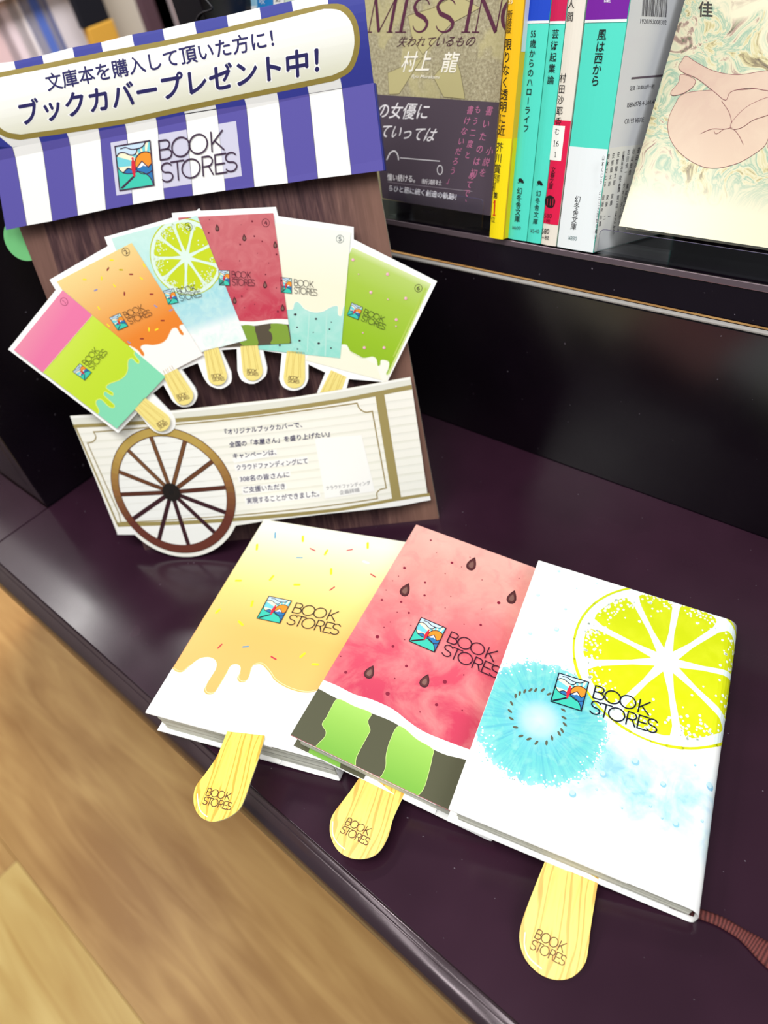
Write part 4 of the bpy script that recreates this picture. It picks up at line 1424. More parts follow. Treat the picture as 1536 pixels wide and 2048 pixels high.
pr.poly(D5(smooth([(442, 758), (528, 764), (545, 800), (548, 885), (440, 884), (448, 850), (440, 815), (425, 800), (438, 785)], 4)), (132, 164, 58), 3)
for x, y, r in ((323, 131, .6), (336, 222, .55), (249, 272, .55), (384, 254, .45), (246, 373, .4), (405, 457, .45), (472, 334, .6), (56, 202, .55), (259, 591, .6), (502, 495, .6), (480, 684, .7), (337, 640, .3), (471, 540, .35), (355, 327, .25), (255, 152, .25), (424, 386, .3), (133, 373, .3), (60, 120, .3), (275, 661, .35), (290, 547, .25)):
    u, v = SF.at(D5([(x, y)])[0])
    pr.disc_uv(u, v, r, (120, 26, 50), 1, 8)
for x, y, a_ in ((108, 170, 95), (274, 230, 95), (464, 274, 95), (402, 519, 92), (215, 615, 95), (510, 660, 92)):
    seed(pr, D5([(x, y)])[0], a_, 15, 11, 1)
logo(pr, *[D5([p])[0] for p in ((118, 430), (183, 432), (122, 522))], lay=4, wd=.27, ink=(60, 16, 40))
number(pr, D5([(406, 139)])[0], '4', 2.2, 5, (96, 30, 50), rot=0)
pr.clipto = None
pr.build('printed_card', fan, 'watermelon lolly print numbered 4')
pr = Print(SF, base=17)
fstick(pr, D5([(300, 875)])[0], (506, 741), 17, 20, 0, [D5([p])[0] for p in ((292, 1037), (362, 1040), (290, 1075))])
pr.build('printed_stick', fan)
# card 3: lime and aqua
q3 = D4([(690, 235), (1215, 95), (1520, 858), (995, 1000)])
pr, q = card(q3, 25, '')
m3_ = cardmat('aqua_card', q, [(0, (254, 255, 253)), (.14, (252, 254, 252)), (.22, (186, 228, 236)), (.4, (164, 222, 230)), (.7, (190, 236, 232)), (1, (206, 240, 232))], mottle=((212, 244, 238), .7), ms=14)
pr.poly_uv(q, m3_, 0)
lc = SF.at(D4([(1148, 352)])[0])
l2 = SF.at(D4([(925, 350)])[0])
sp3 = [ang_uv(SF, lc, D4([p])[0]) for p in ((1065, 145), (1185, 190), (1290, 280), (1330, 400), (1265, 520), (1145, 530), (1015, 480), (950, 357), (985, 230))]
lime3 = mat((204, 220, 36), .45)
lime(pr, lc, math.dist(lc, l2), sp3, 1, lime3, mat((226, 246, 236), .45), 330, (228, 246, 214), 5, (.45, .8))
pr.poly(D4([(1100, 108), (1160, 100), (1180, 108), (1100, 122)]), (190, 90, 100), 4)
logo(pr, *[D4([p])[0] for p in ((1010, 556), (1072, 542), (1040, 640))], lay=5, wd=.27)
number(pr, D4([(1163, 163)])[0], '3', 2.2, 5, (50, 60, 20), rot=.3)
pr.clipto = None
pr.build('printed_card', fan, 'aqua lolly print with lime slice numbered 3')
pr = Print(SF, base=25)
fstick(pr, (423, 697), (436, 751), 15, 19, 0, [D4([p])[0] for p in ((1302, 1070), (1375, 1062), (1312, 1112))])
pr.build('printed_stick', fan)
# card 2: orange
q2 = D4([(357, 500), (815, 262), (1252, 950), (805, 1180)])
pr, q = card(q2, 33, '')
m2 = cardmat('orange_card', q, [(0, (238, 124, 32)), (.35, (240, 138, 48)), (.6, (244, 176, 96)), (.85, (246, 208, 136)), (1, (248, 222, 150))])
pr.poly_uv(q, m2, 0)
wl = D4(smooth([(1150, 740), (1135, 760), (1115, 765), (1108, 780), (1132, 815), (1128, 828), (1112, 818), (1092, 785), (1065, 788), (1048, 815), (1030, 850), (1000, 875), (950, 888), (905, 885), (880, 890), (870, 905), (890, 935), (890, 955), (875, 948), (858, 925), (830, 905), (800, 890)], 4, False))
pr.poly(wl + D4([(780, 1250), (1350, 1100), (1350, 850)]), (254, 252, 248), 1)
pr.stroke(wl, .3, (250, 206, 150), 2)
PL = (158, 150, 190)
sprink(pr, [(670, 423, -60, (150, 40, 50)), (812, 455, 0, (150, 40, 50)), (771, 574, 90, (150, 40, 50)), (937, 577, 0, (160, 50, 50)), (1005, 739, 0, (150, 50, 40)), (878, 850, 0, (150, 50, 40)), (595, 552, -25, PL),
            (963, 651, 35, PL), (1057, 674, -20, PL), (798, 872, 35, PL), (750, 428, 0, WH)], D4, 5.5, .9)
sprink(pr, [(527, 487, 0, YE), (631, 480, 90, YE), (710, 525, 50, YE), (692, 368, 0, YE), (875, 480, 40, YE), (892, 401, 60, YE), (614, 663, 60, YE), (921, 793, 90, YE), (968, 793, -30, YE), (672, 768, 45, YE), (750, 428, 0, YE)], D4, 5.5, .9)
logo(pr, *[D4([p])[0] for p in ((681, 720), (744, 692), (732, 798))], lay=4, wd=.28)
number(pr, D4([(780, 317)])[0], '2', 2.3, 5, rot=.45)
pr.clipto = None
pr.build('printed_card', fan, 'orange lolly print with sprinkles numbered 2')
pr = Print(SF, base=33)
fstick(pr, (337, 735), (369, 790), 15, 19, 0, [D4([p])[0] for p in ((1090, 1195), (1155, 1175), (1105, 1235))])
pr.build('printed_stick', fan)
# card 1: pink and lime
q1 = [(31, 699), (128.6, 579.5), (332.7, 752.5), (236, 855.7)]
pr, q = card(q1, 41, '')
pr.poly_uv(q, (138, 226, 184), 0)
gr = cardmat('yellow_green_card', q, [(0, (196, 226, 40)), (.5, (204, 232, 60)), (1, (222, 240, 110))])
gl = D4(smooth([(850, 900), (832, 935), (838, 955), (862, 985), (858, 1000), (842, 990), (820, 968), (800, 975), (792, 1000), (792, 1040), (775, 1075), (740, 1102), (690, 1120), (665, 1135), (662, 1152), (700, 1180), (700, 1196), (680, 1188), (655, 1172), (645, 1185), (650, 1200), (700, 1245), (712, 1262), (700, 1272), (675, 1262), (640, 1228), (620, 1218), (600, 1228), (598, 1250), (615, 1285), (612, 1306), (590, 1310), (500, 1330)], 4, False))
pr.poly(gl + D4([(230, 1100), (230, 1000), (578, 690), (900, 800)]), gr, 1)
pr.stroke(gl, .5, (232, 246, 120), 2)
pkm = cardmat('pink_card', q, [(.0, (240, 120, 170)), (.8, (242, 126, 172)), (1, (244, 150, 176))])
pr.poly(D4([(20, 900), (390, 540), (578, 703), (272, 1057)]), pkm, 3)
pr.stroke(D4([(578, 703), (272, 1057)]), .25, (250, 232, 180), 4)
logo(pr, *[D4([p])[0] for p in ((458, 1050), (500, 1000), (530, 1103))], lay=4, wd=.28)
number(pr, D4([(404, 622)])[0], '1', 2.3, 5, (130, 20, 70), rot=.6)
pr.clipto = None
pr.build('printed_card', fan, 'pink, lime and mint lolly print numbered 1')
pr = Print(SF, base=41)
fstick(pr, (281, 805), (323.5, 842), 15.5, 19, 0, [D4([p])[0] for p in ((968, 1370), (1018, 1335), (990, 1405))])
pr.build('printed_stick', fan)

# --- cart ---------------------------------------------------------------------
ccuts = list(range(-240, 8, 10))
_hc = pl(lambda u: 3.0 + 13.0 * max(0.0, 1 - (2 * ((u + 237) / 232) - 1) ** 2), ccuts)
h_cart = lambda u, v: _hc(u)
SC = Surf(BP, B_r, B_u, h_cart)
E6 = lambda pts: crop(pts, 120, 740, 1.969)
hub = SC.at((343, 984))
rimp = [(211.4, 933), (379, 1094), (478, 1014), (313, 862), (455, 930), (230, 1000), (258, 875), (420, 1085)]
WR = sum(math.dist(hub, SC.at(p)) for p in rimp) / len(rimp)
allr = [round(math.dist(hub, SC.at(p)), 1) for p in rimp]
print('wheel', hub, WR, allr)
bl_pts = [SC.at((234, 1066)), SC.at((268, 1067))]
WB = WR + 3.4
a0 = math.atan2(bl_pts[1][1] - hub[1], bl_pts[1][0] - hub[0])
rp = SC.at((480, 1056))
a1 = math.atan2(rp[1] - hub[1], rp[0] - hub[0])
archw = []
for i in range(17):
    a = a0 + (a1 - a0) * i / 16
    archw.append((hub[0] + WB * math.cos(a), hub[1] + WB * math.sin(a)))
arch2 = [p for p in archw]
cart_out = [SC.at(p) for p in ((140, 832), (240, 826), (351, 821), (470, 807), (592, 794), (700, 776), (821, 754))] + [SC.at(p) for p in ((856.4, 999), (760, 1012), (653, 1027), (536, 1041))] + arch2[::-1] + [bl_pts[0]]
cart = sheet('cart_front', SC, cart_out, mat((252, 250, 240), .45, .35), .8, st, 'bowed cream card panel printed as a vendor cart with wheel', ucuts=ccuts, in_uv=True, edge=kraft, smoothed=True)
pr = Print(SC)
random.seed(2)
pr.clipto = pr.uv([(143, 838), (820, 757), (855, 998), (236, 1060)])
for k in range(12):                                # siding boards
    t = .10 + k * .073
    L_, R_ = lerp((148, 862), (238, 1052), (k + .4) / 12), lerp((826, 790), (853, 985), (k + .4) / 12)
    n = 14
    top_ = [lerp(L_, R_, i / n) for i in range(n + 1)]
    top_ = [(x, y + 6 * math.sin(math.pi * i / n)) for i, (x, y) in enumerate(top_)]
    pr.poly(top_ + [(x + .6, y + 4.0) for x, y in top_[::-1]], (244, 243, 230) if k % 2 else (247, 246, 236), 0)
    pr.stroke(top_, .22, (226, 224, 208), 1)
pr.clipto = None
def qpoly(pts, c, l):
    pr.poly(pts, c, l)
rail = E6([(40, 182), (450, 161), (930, 107), (1378, 30), (1384, 60), (930, 140), (455, 195), (52, 215)])
qpoly(rail, (232, 232, 220), 1)
qpoly(E6([(40, 182), (450, 161), (930, 107), (1378, 30), (1379, 38), (930, 115), (450, 170), (43, 190)]), (252, 252, 246), 2)
qpoly(E6([(52, 215), (455, 190), (760, 162), (1100, 113), (1384, 58), (1387, 76), (1100, 130), (760, 179), (455, 206), (56, 228)]), GOLD2, 2)
qpoly(E6([(60, 228), (66, 228), (232, 612), (225, 612)]), GOLD2, 2)
qpoly(E6([(1240, 92), (1275, 85), (1345, 512), (1310, 517)]), GOLD2, 3)
qpoly(E6([(225, 600), (820, 570), (1100, 543), (1310, 505), (1455, 484), (1457, 496), (1312, 518), (1100, 556), (820, 585), (300, 615), (228, 618)]), GOLD2, 2)
qpoly(E6([(228, 618), (300, 615), (820, 585), (1100, 556), (1312, 518), (1457, 496), (1460, 512), (1340, 535), (1050, 566), (820, 592), (640, 604), (300, 648), (225, 648)]), (253, 252, 248), 2)
fr = E6([(140, 243), (455, 215), (800, 180), (1170, 130)]) + E6(smooth([(1170, 130), (1180, 152), (1203, 166), (1230, 162)], 3, False))[1:] + E6([(1285, 465)]) + E6(smooth([(1285, 465), (1262, 470), (1248, 484), (1250, 506)], 3, False))[1:] + \
    E6([(1050, 535), (820, 560), (500, 585), (240, 600), (232, 565)]) + E6([(108, 287)]) + E6(smooth([(108, 287), (130, 282), (142, 264), (132, 243)], 3, False))[1:]
pr.stroke(fr, .75, (160, 140, 84), 3, closed=True)
pr.build('frame_print', cart, None, ucuts=ccuts)
# lettering
pr = Print(SC)
F6 = lambda pts: crop(pts, 430, 830, 4.267)
for (a, b, cc_, d) in (((148, 372), (525, 290), (530, 345), (162, 410)), ((160, 425), (790, 352), (800, 405), (175, 478)), ((195, 525), (640, 475), (650, 520), (205, 575)), ((225, 615), (605, 578), (617, 632), (238, 680)), ((250, 708), (890, 645), (905, 700), (262, 768))):
    pr.poly(F6([a, b, cc_, d]), (254, 253, 250), 2)
pr.poly(F6([(850, 200), (1250, 170), (1365, 650), (940, 712)]), (254, 253, 250), 2)
INK3 = (50, 42, 92)
for t, a, b, d in (('『オリジナルブックカバーで、', (90, 168), (745, 104), (80, 120)), ('全国の「本屋さん」を盛り上げたい』', (125, 277), (980, 184), (120, 228)),
                   ('キャンペーンは、', (158, 374), (525, 340), (152, 328)), ('クラウドファンディングにて', (188, 472), (792, 414), (180, 424)),
                   ('308名の皆さんに', (216, 570), (636, 530), (210, 522)), ('ご支援いただき', (247, 664), (601, 630), (240, 614)),
                   ('実現することができました。', (276, 757), (890, 694), (268, 706))):
    pr.text(t, F6([a])[0], F6([b])[0], F6([d])[0], INK3, 3, bold=.07)
pr.text('クラウドファンディング', *[F6([p])[0] for p in ((952, 642), (1328, 594), (945, 606))], (60, 56, 80), 3)
pr.text('企画詳細', *[F6([p])[0] for p in ((1066, 680), (1234, 656), (1058, 644))], (60, 56, 80), 3)
pr.build('lettering_print', cart, None, ucuts=ccuts)
# wheel
pr = Print(SC, base=3)
whm = {}
def rimcol(a):
    t = (math.sin(a) * .5 + .5)
    c0, c1 = (112, 58, 44), (196, 164, 84)
    t = max(0, min(1, (t - .25) / .6))
    return tuple(int(x + (y - x) * t) // 6 * 6 for x, y in zip(c0, c1))
K = 64
def ringpt(r, a):
    return (hub[0] + r * math.cos(a), hub[1] + r * math.sin(a))
pr.poly_uv([ringpt(WR, 6.2832 * i / 64) for i in range(64)], (250, 250, 244), -1)
for sp_ in E6([(258, 305), (360, 268), (490, 290), (600, 360), (663, 461), (666, 566), (610, 641), (503, 678), (393, 655), (290, 585), (226, 490), (210, 391)]):
    su, sv = SC.at(sp_)
    a = math.atan2(sv - hub[1], su - hub[0])
    d = Vector((math.cos(a), math.sin(a)))
    p0, p1 = Vector(hub) + d * WR * .10, Vector(hub) + d * WR * .90
    dk = rimcol(a)
    dk = tuple(max(20, int(x * .78)) for x in (max(64, dk[0] * .8), dk[1] * .62, dk[2] * .72))
    pr.stroke_uv([tuple(p0), tuple(p1)], 3.1, (66, 26, 28), 1, cap=False)
    pr.stroke_uv([tuple(p0), tuple(p1)], 2.3, dk if math.sin(a) > -.35 else (58, 26, 34), 2, cap=False)
for i in range(K):
    a, b = 6.2832 * i / K, 6.2832 * (i + 1) / K
    pr.poly_uv([ringpt(WR * .875, a), ringpt(WR * .875, b), ringpt(WR, b), ringpt(WR, a)], rimcol((a + b) / 2), 3)
pr.stroke_uv([ringpt(WR, 6.2832 * i / 64) for i in range(64)], .5, (92, 50, 36), 4, closed=True)
pr.stroke_uv([ringpt(WR * .872, 6.2832 * i / 64) for i in range(64)], .5, (92, 46, 36), 4, closed=True)
pr.disc_uv(hub[0], hub[1], WR * .142, (26, 22, 20), 5, 18)
for i in range(36):
    a = 6.2832 * i / 36
    pr.stroke_uv([ringpt(WR * .05, a), ringpt(WR * .15, a)], .35, (38, 30, 26), 6)
pr.build('wheel_print', cart, 'brown spoked wheel', ucuts=ccuts)
# small folded tab at the lower right
tb = [SB_.at(p) for p in ((826, 1012), (850, 997), (861, 1021))]
sheet('folded_tab', SB_, [SB_.at(p) for p in ((835, 1003), (858, 999), (862, 1020))], mat((226, 216, 196), .5), .6, st, edge=kraft, top=.9)

# ------------------------------------------------------------------ books on the tilted shelf
XA = Vector((1, 0, 0))
def spine_surf(yoff=0.0):
    return Surf(Vector((-240, 354.4, 154.0)) + DP18 * yoff, XA, UP18)
def shelf_book(label, pxl, pxr, colr, yoff=0.0, depth=103, height=148, group='paperbacks standing on the upper shelf', cover=None, seg=4, side=None):
    """closed paperback standing on the tilted shelf, spine to the front; pxl/pxr = foot corners in the photo"""
    S = spine_surf(yoff)
    (u0, _), (u1, _) = S.at(pxl), S.at(pxr)
    o = thing('paperback_book', label, 'book', tuple(S.pos(u0, 0) + DP18 * 50 + XA * (u1 - u0) / 2), group)
    w_ = u1 - u0
    wrap = []
    K = 6
    prof = [(w_, depth), (w_, 1.4)] + [(w_ / 2 + (w_ / 2 - .0) * math.cos(math.pi * i / K * .9 + .157) if False else w_ - w_ * i / K, -.0 - .9 * math.sin(math.pi * i / K)) for i in range(K + 1)] + [(0, 1.4), (0, depth)]
    vs, fs = [], []
    th = .35
    for v in (0, height):
        for (x, d) in prof:
            vs.append(S.pos(u0 + x, v) + DP18 * d)
    n = len(prof)
    for i in range(n - 1):
        fs.append((i, i + n, i + n + 1, i + 1))
    m_ = mat(colr, .32, .5) if isinstance(colr, tuple) else colr
    cv = mesh('cover', vs, fs, m_, o)
    md = cv.modifiers.new('paper', 'SOLIDIFY')
    md.thickness = .35 * MM
    md.offset = -1 if True else 1
    box('page_block', S.pos(u0 + .6, 1) + DP18 * 1.2, XA * (w_ - 1.2), UP18 * (height - 2), DP18 * (depth - 3), pages_m, o)
    return o, S, u0, u1
def band(pr, u0, u1, v0, v1, c, lay):
    pr.poly_uv([(u0, v0), (u1, v0), (u1, v1), (u0, v1)], c, lay)
SUR_L = 1.02                                            # spine surface bulges under one millimetre
def spr(S, u0, u1):
    w_ = u1 - u0
    ks = [u0 + w_ * k / 6 for k in range(7)]
    hb = pl(lambda u: .9 * math.sin(math.pi * (u - u0) / w_) + .1, ks)
    S2 = Surf(S.P, S.r, S.w, lambda u, v: hb(u))
    return Print(S2, 2), S2, ks[1:-1]
G3 = lambda pts: crop(pts, 960, 0, 2.667)
G2 = lambda pts: crop(pts, 700, 0, 3.84)
INKB = (24, 20, 24)
TURQ = (86, 226, 204)
# yellow book
bk, S, u0, u1 = shelf_book('yellow paperback with a bright yellow band, leftmost spine beside the photographic cover', (980, 466), (1007, 470), (252, 196, 20), -5.0)
pr, S2, uc = spr(S, u0, u1)
vb = S2.at(G2([(1150, 1060)])[0])[1]
band(pr, u0, u1, -.2, vb, (252, 226, 10), 0)
pr.vtext('新装版', *G2([(1229, 107), (1219, 225)]), 11.5, (90, 60, 20), 1)
pr.vtext('限りなく透明に近', *G2([(1213, 340), (1163, 1000)]), 17.5, INKB, 1, off=.004)
pr.vtext('芥川賞', *G2([(1150, 1130), (1133, 1295)]), 15.5, INKB, 2, off=.008)
pr.vtext('累計', *G2([(1140, 1358), (1137, 1388)]), 7, INKB, 2)
pr.vtext('発行部数', *G2([(1117, 1355), (1106, 1450)]), 7, INKB, 2)
pr.vtext('第', *G2([(1118, 1500), (1118, 1500)]), 10, INKB, 2, off=.02)
pr.text('1', *G2([(1095, 1655), (1122, 1660), (1101, 1535)]), (214, 40, 20), 2, off=.04)
pr.vtext('位', *G2([(1100, 1685), (1100, 1685)]), 9.5, INKB, 2)
pr.vtext('29', *G2([(1231, 12), (1231, 18)]), 8, (250, 240, 200), 1) if False else pr.text('29', *G2([(1216, 30), (1248, 32), (1220, 0)]), (255, 244, 200), 1)
pr.build('spine_print', bk, None, ucuts=uc)
side = Surf(S.pos(u1 + .05, 0), DP18, UP18)
side.n = XA.copy()
side.P = S.pos(u1 + .05, 0)
pr = Print(side, 2)
d0 = 1.5
vt = side.at(G2([(1290, 395)])[0])[1]
band(pr, 1, 95, vt, 147.6, (232, 234, 240), 0)
band(pr, 1, 95, .2, side.at(G2([(1230, 1062)])[0])[1], (252, 226, 10), 0)
pr.build('cover_print', bk)
# two turquoise books, a red banded book, a thick turquoise book
def cat_mark(pr, c, s):
    x, y = c
    body = smooth([(x - .2 * s, y - .9 * s), (x + .5 * s, y - .6 * s), (x + 1.0 * s, y + .2 * s), (x + 1.25 * s, y + 1.0 * s), (x + .9 * s, y + .7 * s), (x + .75 * s, y + 1.1 * s), (x + .45 * s, y + .6 * s), (x + .2 * s, y + .95 * s), (x, y + .4 * s), (x - .45 * s, y + .6 * s), (x - .8 * s, y + .1 * s), (x - .9 * s, y - .5 * s)], 3)
    pr.poly(body, INKB, 2)
    pr.stroke(smooth([(x - .5 * s, y + .4 * s), (x - .7 * s, y + .8 * s), (x - 1.1 * s, y + .7 * s)], 3, False), .25, INKB, 2)
def turq(label, a, b, title, t0, t1, ts, topcol, splitp, price, pp, catp, pub0, pub1, pubs, lower=None, yoff=0.0):
    bk, S, u0, u1 = shelf_book(label, a, b, TURQ, yoff)
    pr, S2, uc = spr(S, u0, u1)
    vs_ = S2.at(splitp)[1]
    band(pr, u0, u1, vs_, 147.8, topcol, 0)
    band(pr, u0, u1, vs_ - 1.2, vs_, (240, 244, 244), 1)
    if lower:
        band(pr, u0, u1, .1, S2.at(lower)[1], (240, 246, 248), 0)
    pr.vtext(title, t0, t1, ts, INKB, 2, off=.004)
    if catp:
        cat_mark(pr, catp, 5.5)
    pr.vtext('幻冬舎文庫', pub0, pub1, pubs, INKB, 2, off=.004)
    pr.text('¥' + price, *pp, (70, 110, 110), 2)
    return bk, S, u0, u1, pr, uc
bk, S, u0, u1, pr, uc = turq('slim turquoise paperback with a blue top, right beside the yellow one', (1015.5, 472), (1053, 479), ['55'] + list('歳からのハローライフ'), *G2([(1412, 258)]), G2([(1352, 985)])[0], 13.5, (20, 70, 200),
                             G2([(1440, 158)])[0], '600', G2([(1243, 1760), (1310, 1762), (1246, 1735)]), G2([(1312, 1387)])[0], *G2([(1303, 1465), (1285, 1680)]), 12)
pr.build('spine_print', bk, None, ucuts=uc)
bk, S, u0, u1, pr, uc = turq('slim turquoise paperback with a crimson top, left of the red banded one', (1054.5, 479), (1081, 484.5), '芸術起業論', *G3([(402, 180), (377, 425)]), 16, (206, 16, 82),
                             G3([(415, 112)])[0], '540', G3([(268, 1240), (316, 1244), (270, 1220)]), G2([(1458, 1405)])[0], *G2([(1447, 1485), (1424, 1700)]), 11.5)
pr.build('spine_print', bk, None, ucuts=uc)
bk, S, u0, u1 = shelf_book('white paperback with a red lower band and a small white number label', (1082.5, 484.5), (1112, 490), (240, 232, 218))
pr, S2, uc = spr(S, u0, u1)
va, vb = S2.at(G3([(450, 643)])[0])[1], S2.at(G3([(375, 1196)])[0])[1]
band(pr, u0, u1, vb, va, (226, 20, 74), 0)
la, lb = S2.at(G3([(395, 668)])[0]), S2.at(G3([(423, 858)])[0])
band(pr, la[0] - .4, lb[0] + 1, lb[1], la[1], (250, 250, 244), 1)
pr.vtext('む', *G3([(412, 702), (412, 703)]), 11, INKB, 2)
pr.text('1', *G3([(389, 780), (404, 781), (392, 748)]), INKB, 2)
pr.text('6', *G3([(405, 781), (420, 782), (408, 749)]), INKB, 2)
pr.text('1', *G3([(396, 838), (408, 839), (398, 808)]), INKB, 2)
pr.vtext('文春文庫', *G3([(392, 905), (378, 995)]), 10, (60, 10, 30), 2, off=.01)
pr.poly(G3(smooth([(350, 1055), (372, 1042), (395, 1052), (402, 1080), (388, 1108), (362, 1106), (348, 1085)], 3)), (30, 8, 16), 2)
for x in (362, 378, 392):
    pr.stroke(G3([(x, 1060), (x - 3, 1095)]), .4, (190, 30, 60), 3)
pr.text('580', *G3([(342, 1162), (383, 1164), (344, 1138)]), (90, 10, 30), 2)
pr.text('+税', *G3([(340, 1188), (374, 1190), (342, 1168)]), (90, 10, 30), 2)
pr.text('580', *G3([(328, 1246), (368, 1248), (331, 1218)]), INKB, 2)
pr.text('+税', *G3([(330, 1276), (368, 1280), (332, 1254)]), INKB, 2)
pr.vtext('人間', *G3([(487, 18), (480, 88)]), 15, INKB, 2)
pr.vtext('村田沙耶香', *G3([(442, 415), (418, 648)]), 14.5, INKB, 1)
pr.build('spine_print', bk, None, ucuts=uc)
side = Surf(S.pos(u1 + .05, 0), DP18, UP18)
side.n = XA.copy()
pr = Print(side, 2)
band(pr, 1, 100, vb, va, (226, 20, 74), 0)
pr.build('cover_print', bk)
bk, S, u0, u1, pr, uc = turq('thick turquoise and white paperback with a purple top showing its printed back', (1115, 491), (1187, 497.5), '風は西から', *G3([(651, 185), (615, 430)]), 19, (120, 20, 160),
                             G3([(680, 103)])[0], '830', G3([(470, 1280), (516, 1284), (473, 1258)]), None, *G3([(522, 1062), (500, 1208)]), 12.5, lower=G3([(560, 787)])[0])
pr.text('佳', *G3([(657, 12), (697, 14), (659, -24)]), (240, 236, 246), 2)
pr.build('spine_print', bk, None, ucuts=uc)
side = Surf(S.pos(u1 + .05, 0), DP18, UP18)
side.n = XA.copy()
side.P = S.pos(u1 + .05, 0)
pr = Print(side, 2)
bm_ = mat((240, 242, 248), .3, .5)
band(pr, .6, 101, .3, 147.7, bm_, 0)
band(pr, .6, 101, .3, side.at(G3([(680, 790)])[0])[1], (250, 250, 246), 1)
GREY = (70, 66, 76)
random.seed(8)
a_, b_2 = Vector(side.at(G3([(862, 86)])[0])), Vector(side.at(G3([(995, 92)])[0]))
tp = Vector(side.at(G3([(870, -45)])[0])) - a_
x = 0.0
L_ = (b_2 - a_)
while x < 1:
    w_ = random.choice((.011, .02, .03))
    p = a_ + L_ * x
    q = a_ + L_ * min(1, x + w_)
    pr.poly_uv([tuple(p), tuple(q), tuple(q + tp), tuple(p + tp)], GREY, 2)
    x += w_ + random.choice((.012, .02, .03))
pr.text('1920193008302', *G3([(853, 124), (992, 131), (855, 100)]), GREY, 2)
pr.stroke(G3([(806, 418), (1005, 400)]), .9, (110, 96, 110), 2, cap=False)
pr.text('定価（本体830円＋税）', *G3([(797, 484), (927, 472), (801, 458)]), GREY, 2)
pr.text('ISBN978-4-344-4301', *G3([(782, 574), (950, 552), (786, 548)]), GREY, 2)
pr.text('C0193 ¥830E', *G3([(769, 661), (871, 650), (772, 634)]), GREY, 2)
cols = ['益田ミリ ツアー', '村山由佳 風は西から', '吉田修一 ウォーターゲーム', '吉本ばなな 吹上奇譚 第一話 ミミとこだち', '安部龍太郎 家康 一', '安部龍太郎 家康 二', '岡本さとる 居酒屋お夏', '山本くじら ミニ三さ百姓の戦い']
for k, t in enumerate(cols):
    x0 = 845 - k * 27
    pr.vtext(t, *G3([(x0 - 0, 800 + k * 6), (x0 - 62 + k * 3, 800 + k * 6 + min(420, 27 * len(t) + 60))]), 5.0, GREY, 2, off=.01)
pr.build('back_cover_print', bk, 'pale back cover with barcode and small print')

# face-out book with an art cover, leaning further back in a clear stand
th35 = math.radians(35)
UP35 = Vector((0, math.sin(th35), math.cos(th35)))
SA = Surf(Vector((-204, 368, 162.4)), XA, UP35)
aBL = SA.at((1238, 452))
art, nt, b_ = node_mat('marbled_cover', .22, .5)
v_ = coords(nt, 'UV')
n0 = N(nt, 'ShaderNodeTexNoise', Scale=2.4, Detail=2.0)
nt.links.new(v_, n0.inputs[0])
dv = nt.nodes.new('ShaderNodeVectorMath')
dv.operation = 'MULTIPLY_ADD'
nt.links.new(n0.outputs['Color'], dv.inputs[0])
dv.inputs[1].default_value = (.9, .9, 0)
nt.links.new(v_, dv.inputs[2])
n1 = noise(nt, dv.outputs[0], 2.6, 5, .62, 2.6)
n2 = noise(nt, dv.outputs[0], 1.9, 3, .6, 1.2)
base = ramp(nt, n1, [(.28, (84, 72, 66)), (.36, (150, 136, 100)), (.41, (206, 196, 146)), (.46, (222, 216, 182)), (.50, (150, 182, 158)), (.54, (206, 208, 176)), (.58, (222, 214, 182)), (.62, (170, 140, 128)), (.67, (104, 108, 84)), (.74, (200, 190, 150))])
base = mixc(nt, fac_ramp(nt, n2, .56, .66), base, L3((230, 222, 192)))
sx = sep(nt, v_)
low_ = fac_ramp(nt, sx[1], (aBL[1] + 14) / 100, (aBL[1] + 30) / 100)
base = mixc(nt, low_, L3((232, 225, 196)), base)
nt.links.new(base, b_.inputs['Base Color'])
bka = thing('paperback_book', 'face-out paperback with a marbled cover and a curled pale figure, right end of the shelf', 'book', tuple(SA.pos(aBL[0] + 50, aBL[1])))
box('cover', SA.pos(aBL[0], aBL[1], -.6), XA * 105, UP35 * 148, SA.n * .6, art, bka, None)
bpy.data.objects[bka.children[0].name].data.uv_layers.new(name='UVMap')
me = bka.children[0].data
for lo in me.loops:
    co = me.vertices[lo.vertex_index].co / MM + Vector()
    d_ = co - SA.P
    me.uv_layers[0].data[lo.index].uv = (d_.dot(SA.r) / 100, d_.dot(SA.w) / 100)
box('page_block', SA.pos(aBL[0] + .8, aBL[1] + .4, -8.8), XA * 103.4, UP35 * 147, SA.n * 8.0, pages_m, bka)
box('back_cover', SA.pos(aBL[0], aBL[1], -9.5), XA * 105, UP35 * 148, SA.n * .6, mat((238, 230, 206), .4), bka)
pr = Print(SA, 2)
pr.clipto = [(aBL[0] + .1, aBL[1] + .1), (aBL[0] + 104.9, aBL[1] + .1), (aBL[0] + 104.9, aBL[1] + 147.9), (aBL[0] + .1, aBL[1] + 147.9)]
skin = uvramp('figure_tint', [(0, (218, 192, 166)), (.5, (208, 178, 158)), (1, (200, 166, 150))], aBL[1] + 30, aBL[1] + 100, ((228, 208, 180), .6), mscale=3, rough=.25, spec=.5)
LN = (150, 96, 96)
back_ = G3(smooth([(1090, 500), (1040, 560), (1005, 640), (1008, 720), (1045, 790), (1110, 850), (1190, 890), (1260, 898), (1330, 885), (1400, 860), (1480, 810), (1530, 760), (1560, 640), (1560, 480), (1400, 480), (1250, 480)], 4))
pr.poly(back_, skin, 1)
pr.stroke(back_, .25, LN, 2, closed=True)
leg_ = G3(smooth([(1075, 330), (1100, 300), (1150, 330), (1250, 380), (1380, 400), (1560, 380), (1560, 480), (1440, 470), (1340, 490), (1310, 535), (1250, 490), (1160, 420), (1090, 390), (1060, 360)], 4))
pr.poly(leg_, skin, 3)
pr.stroke(leg_, .25, LN, 4, closed=True)
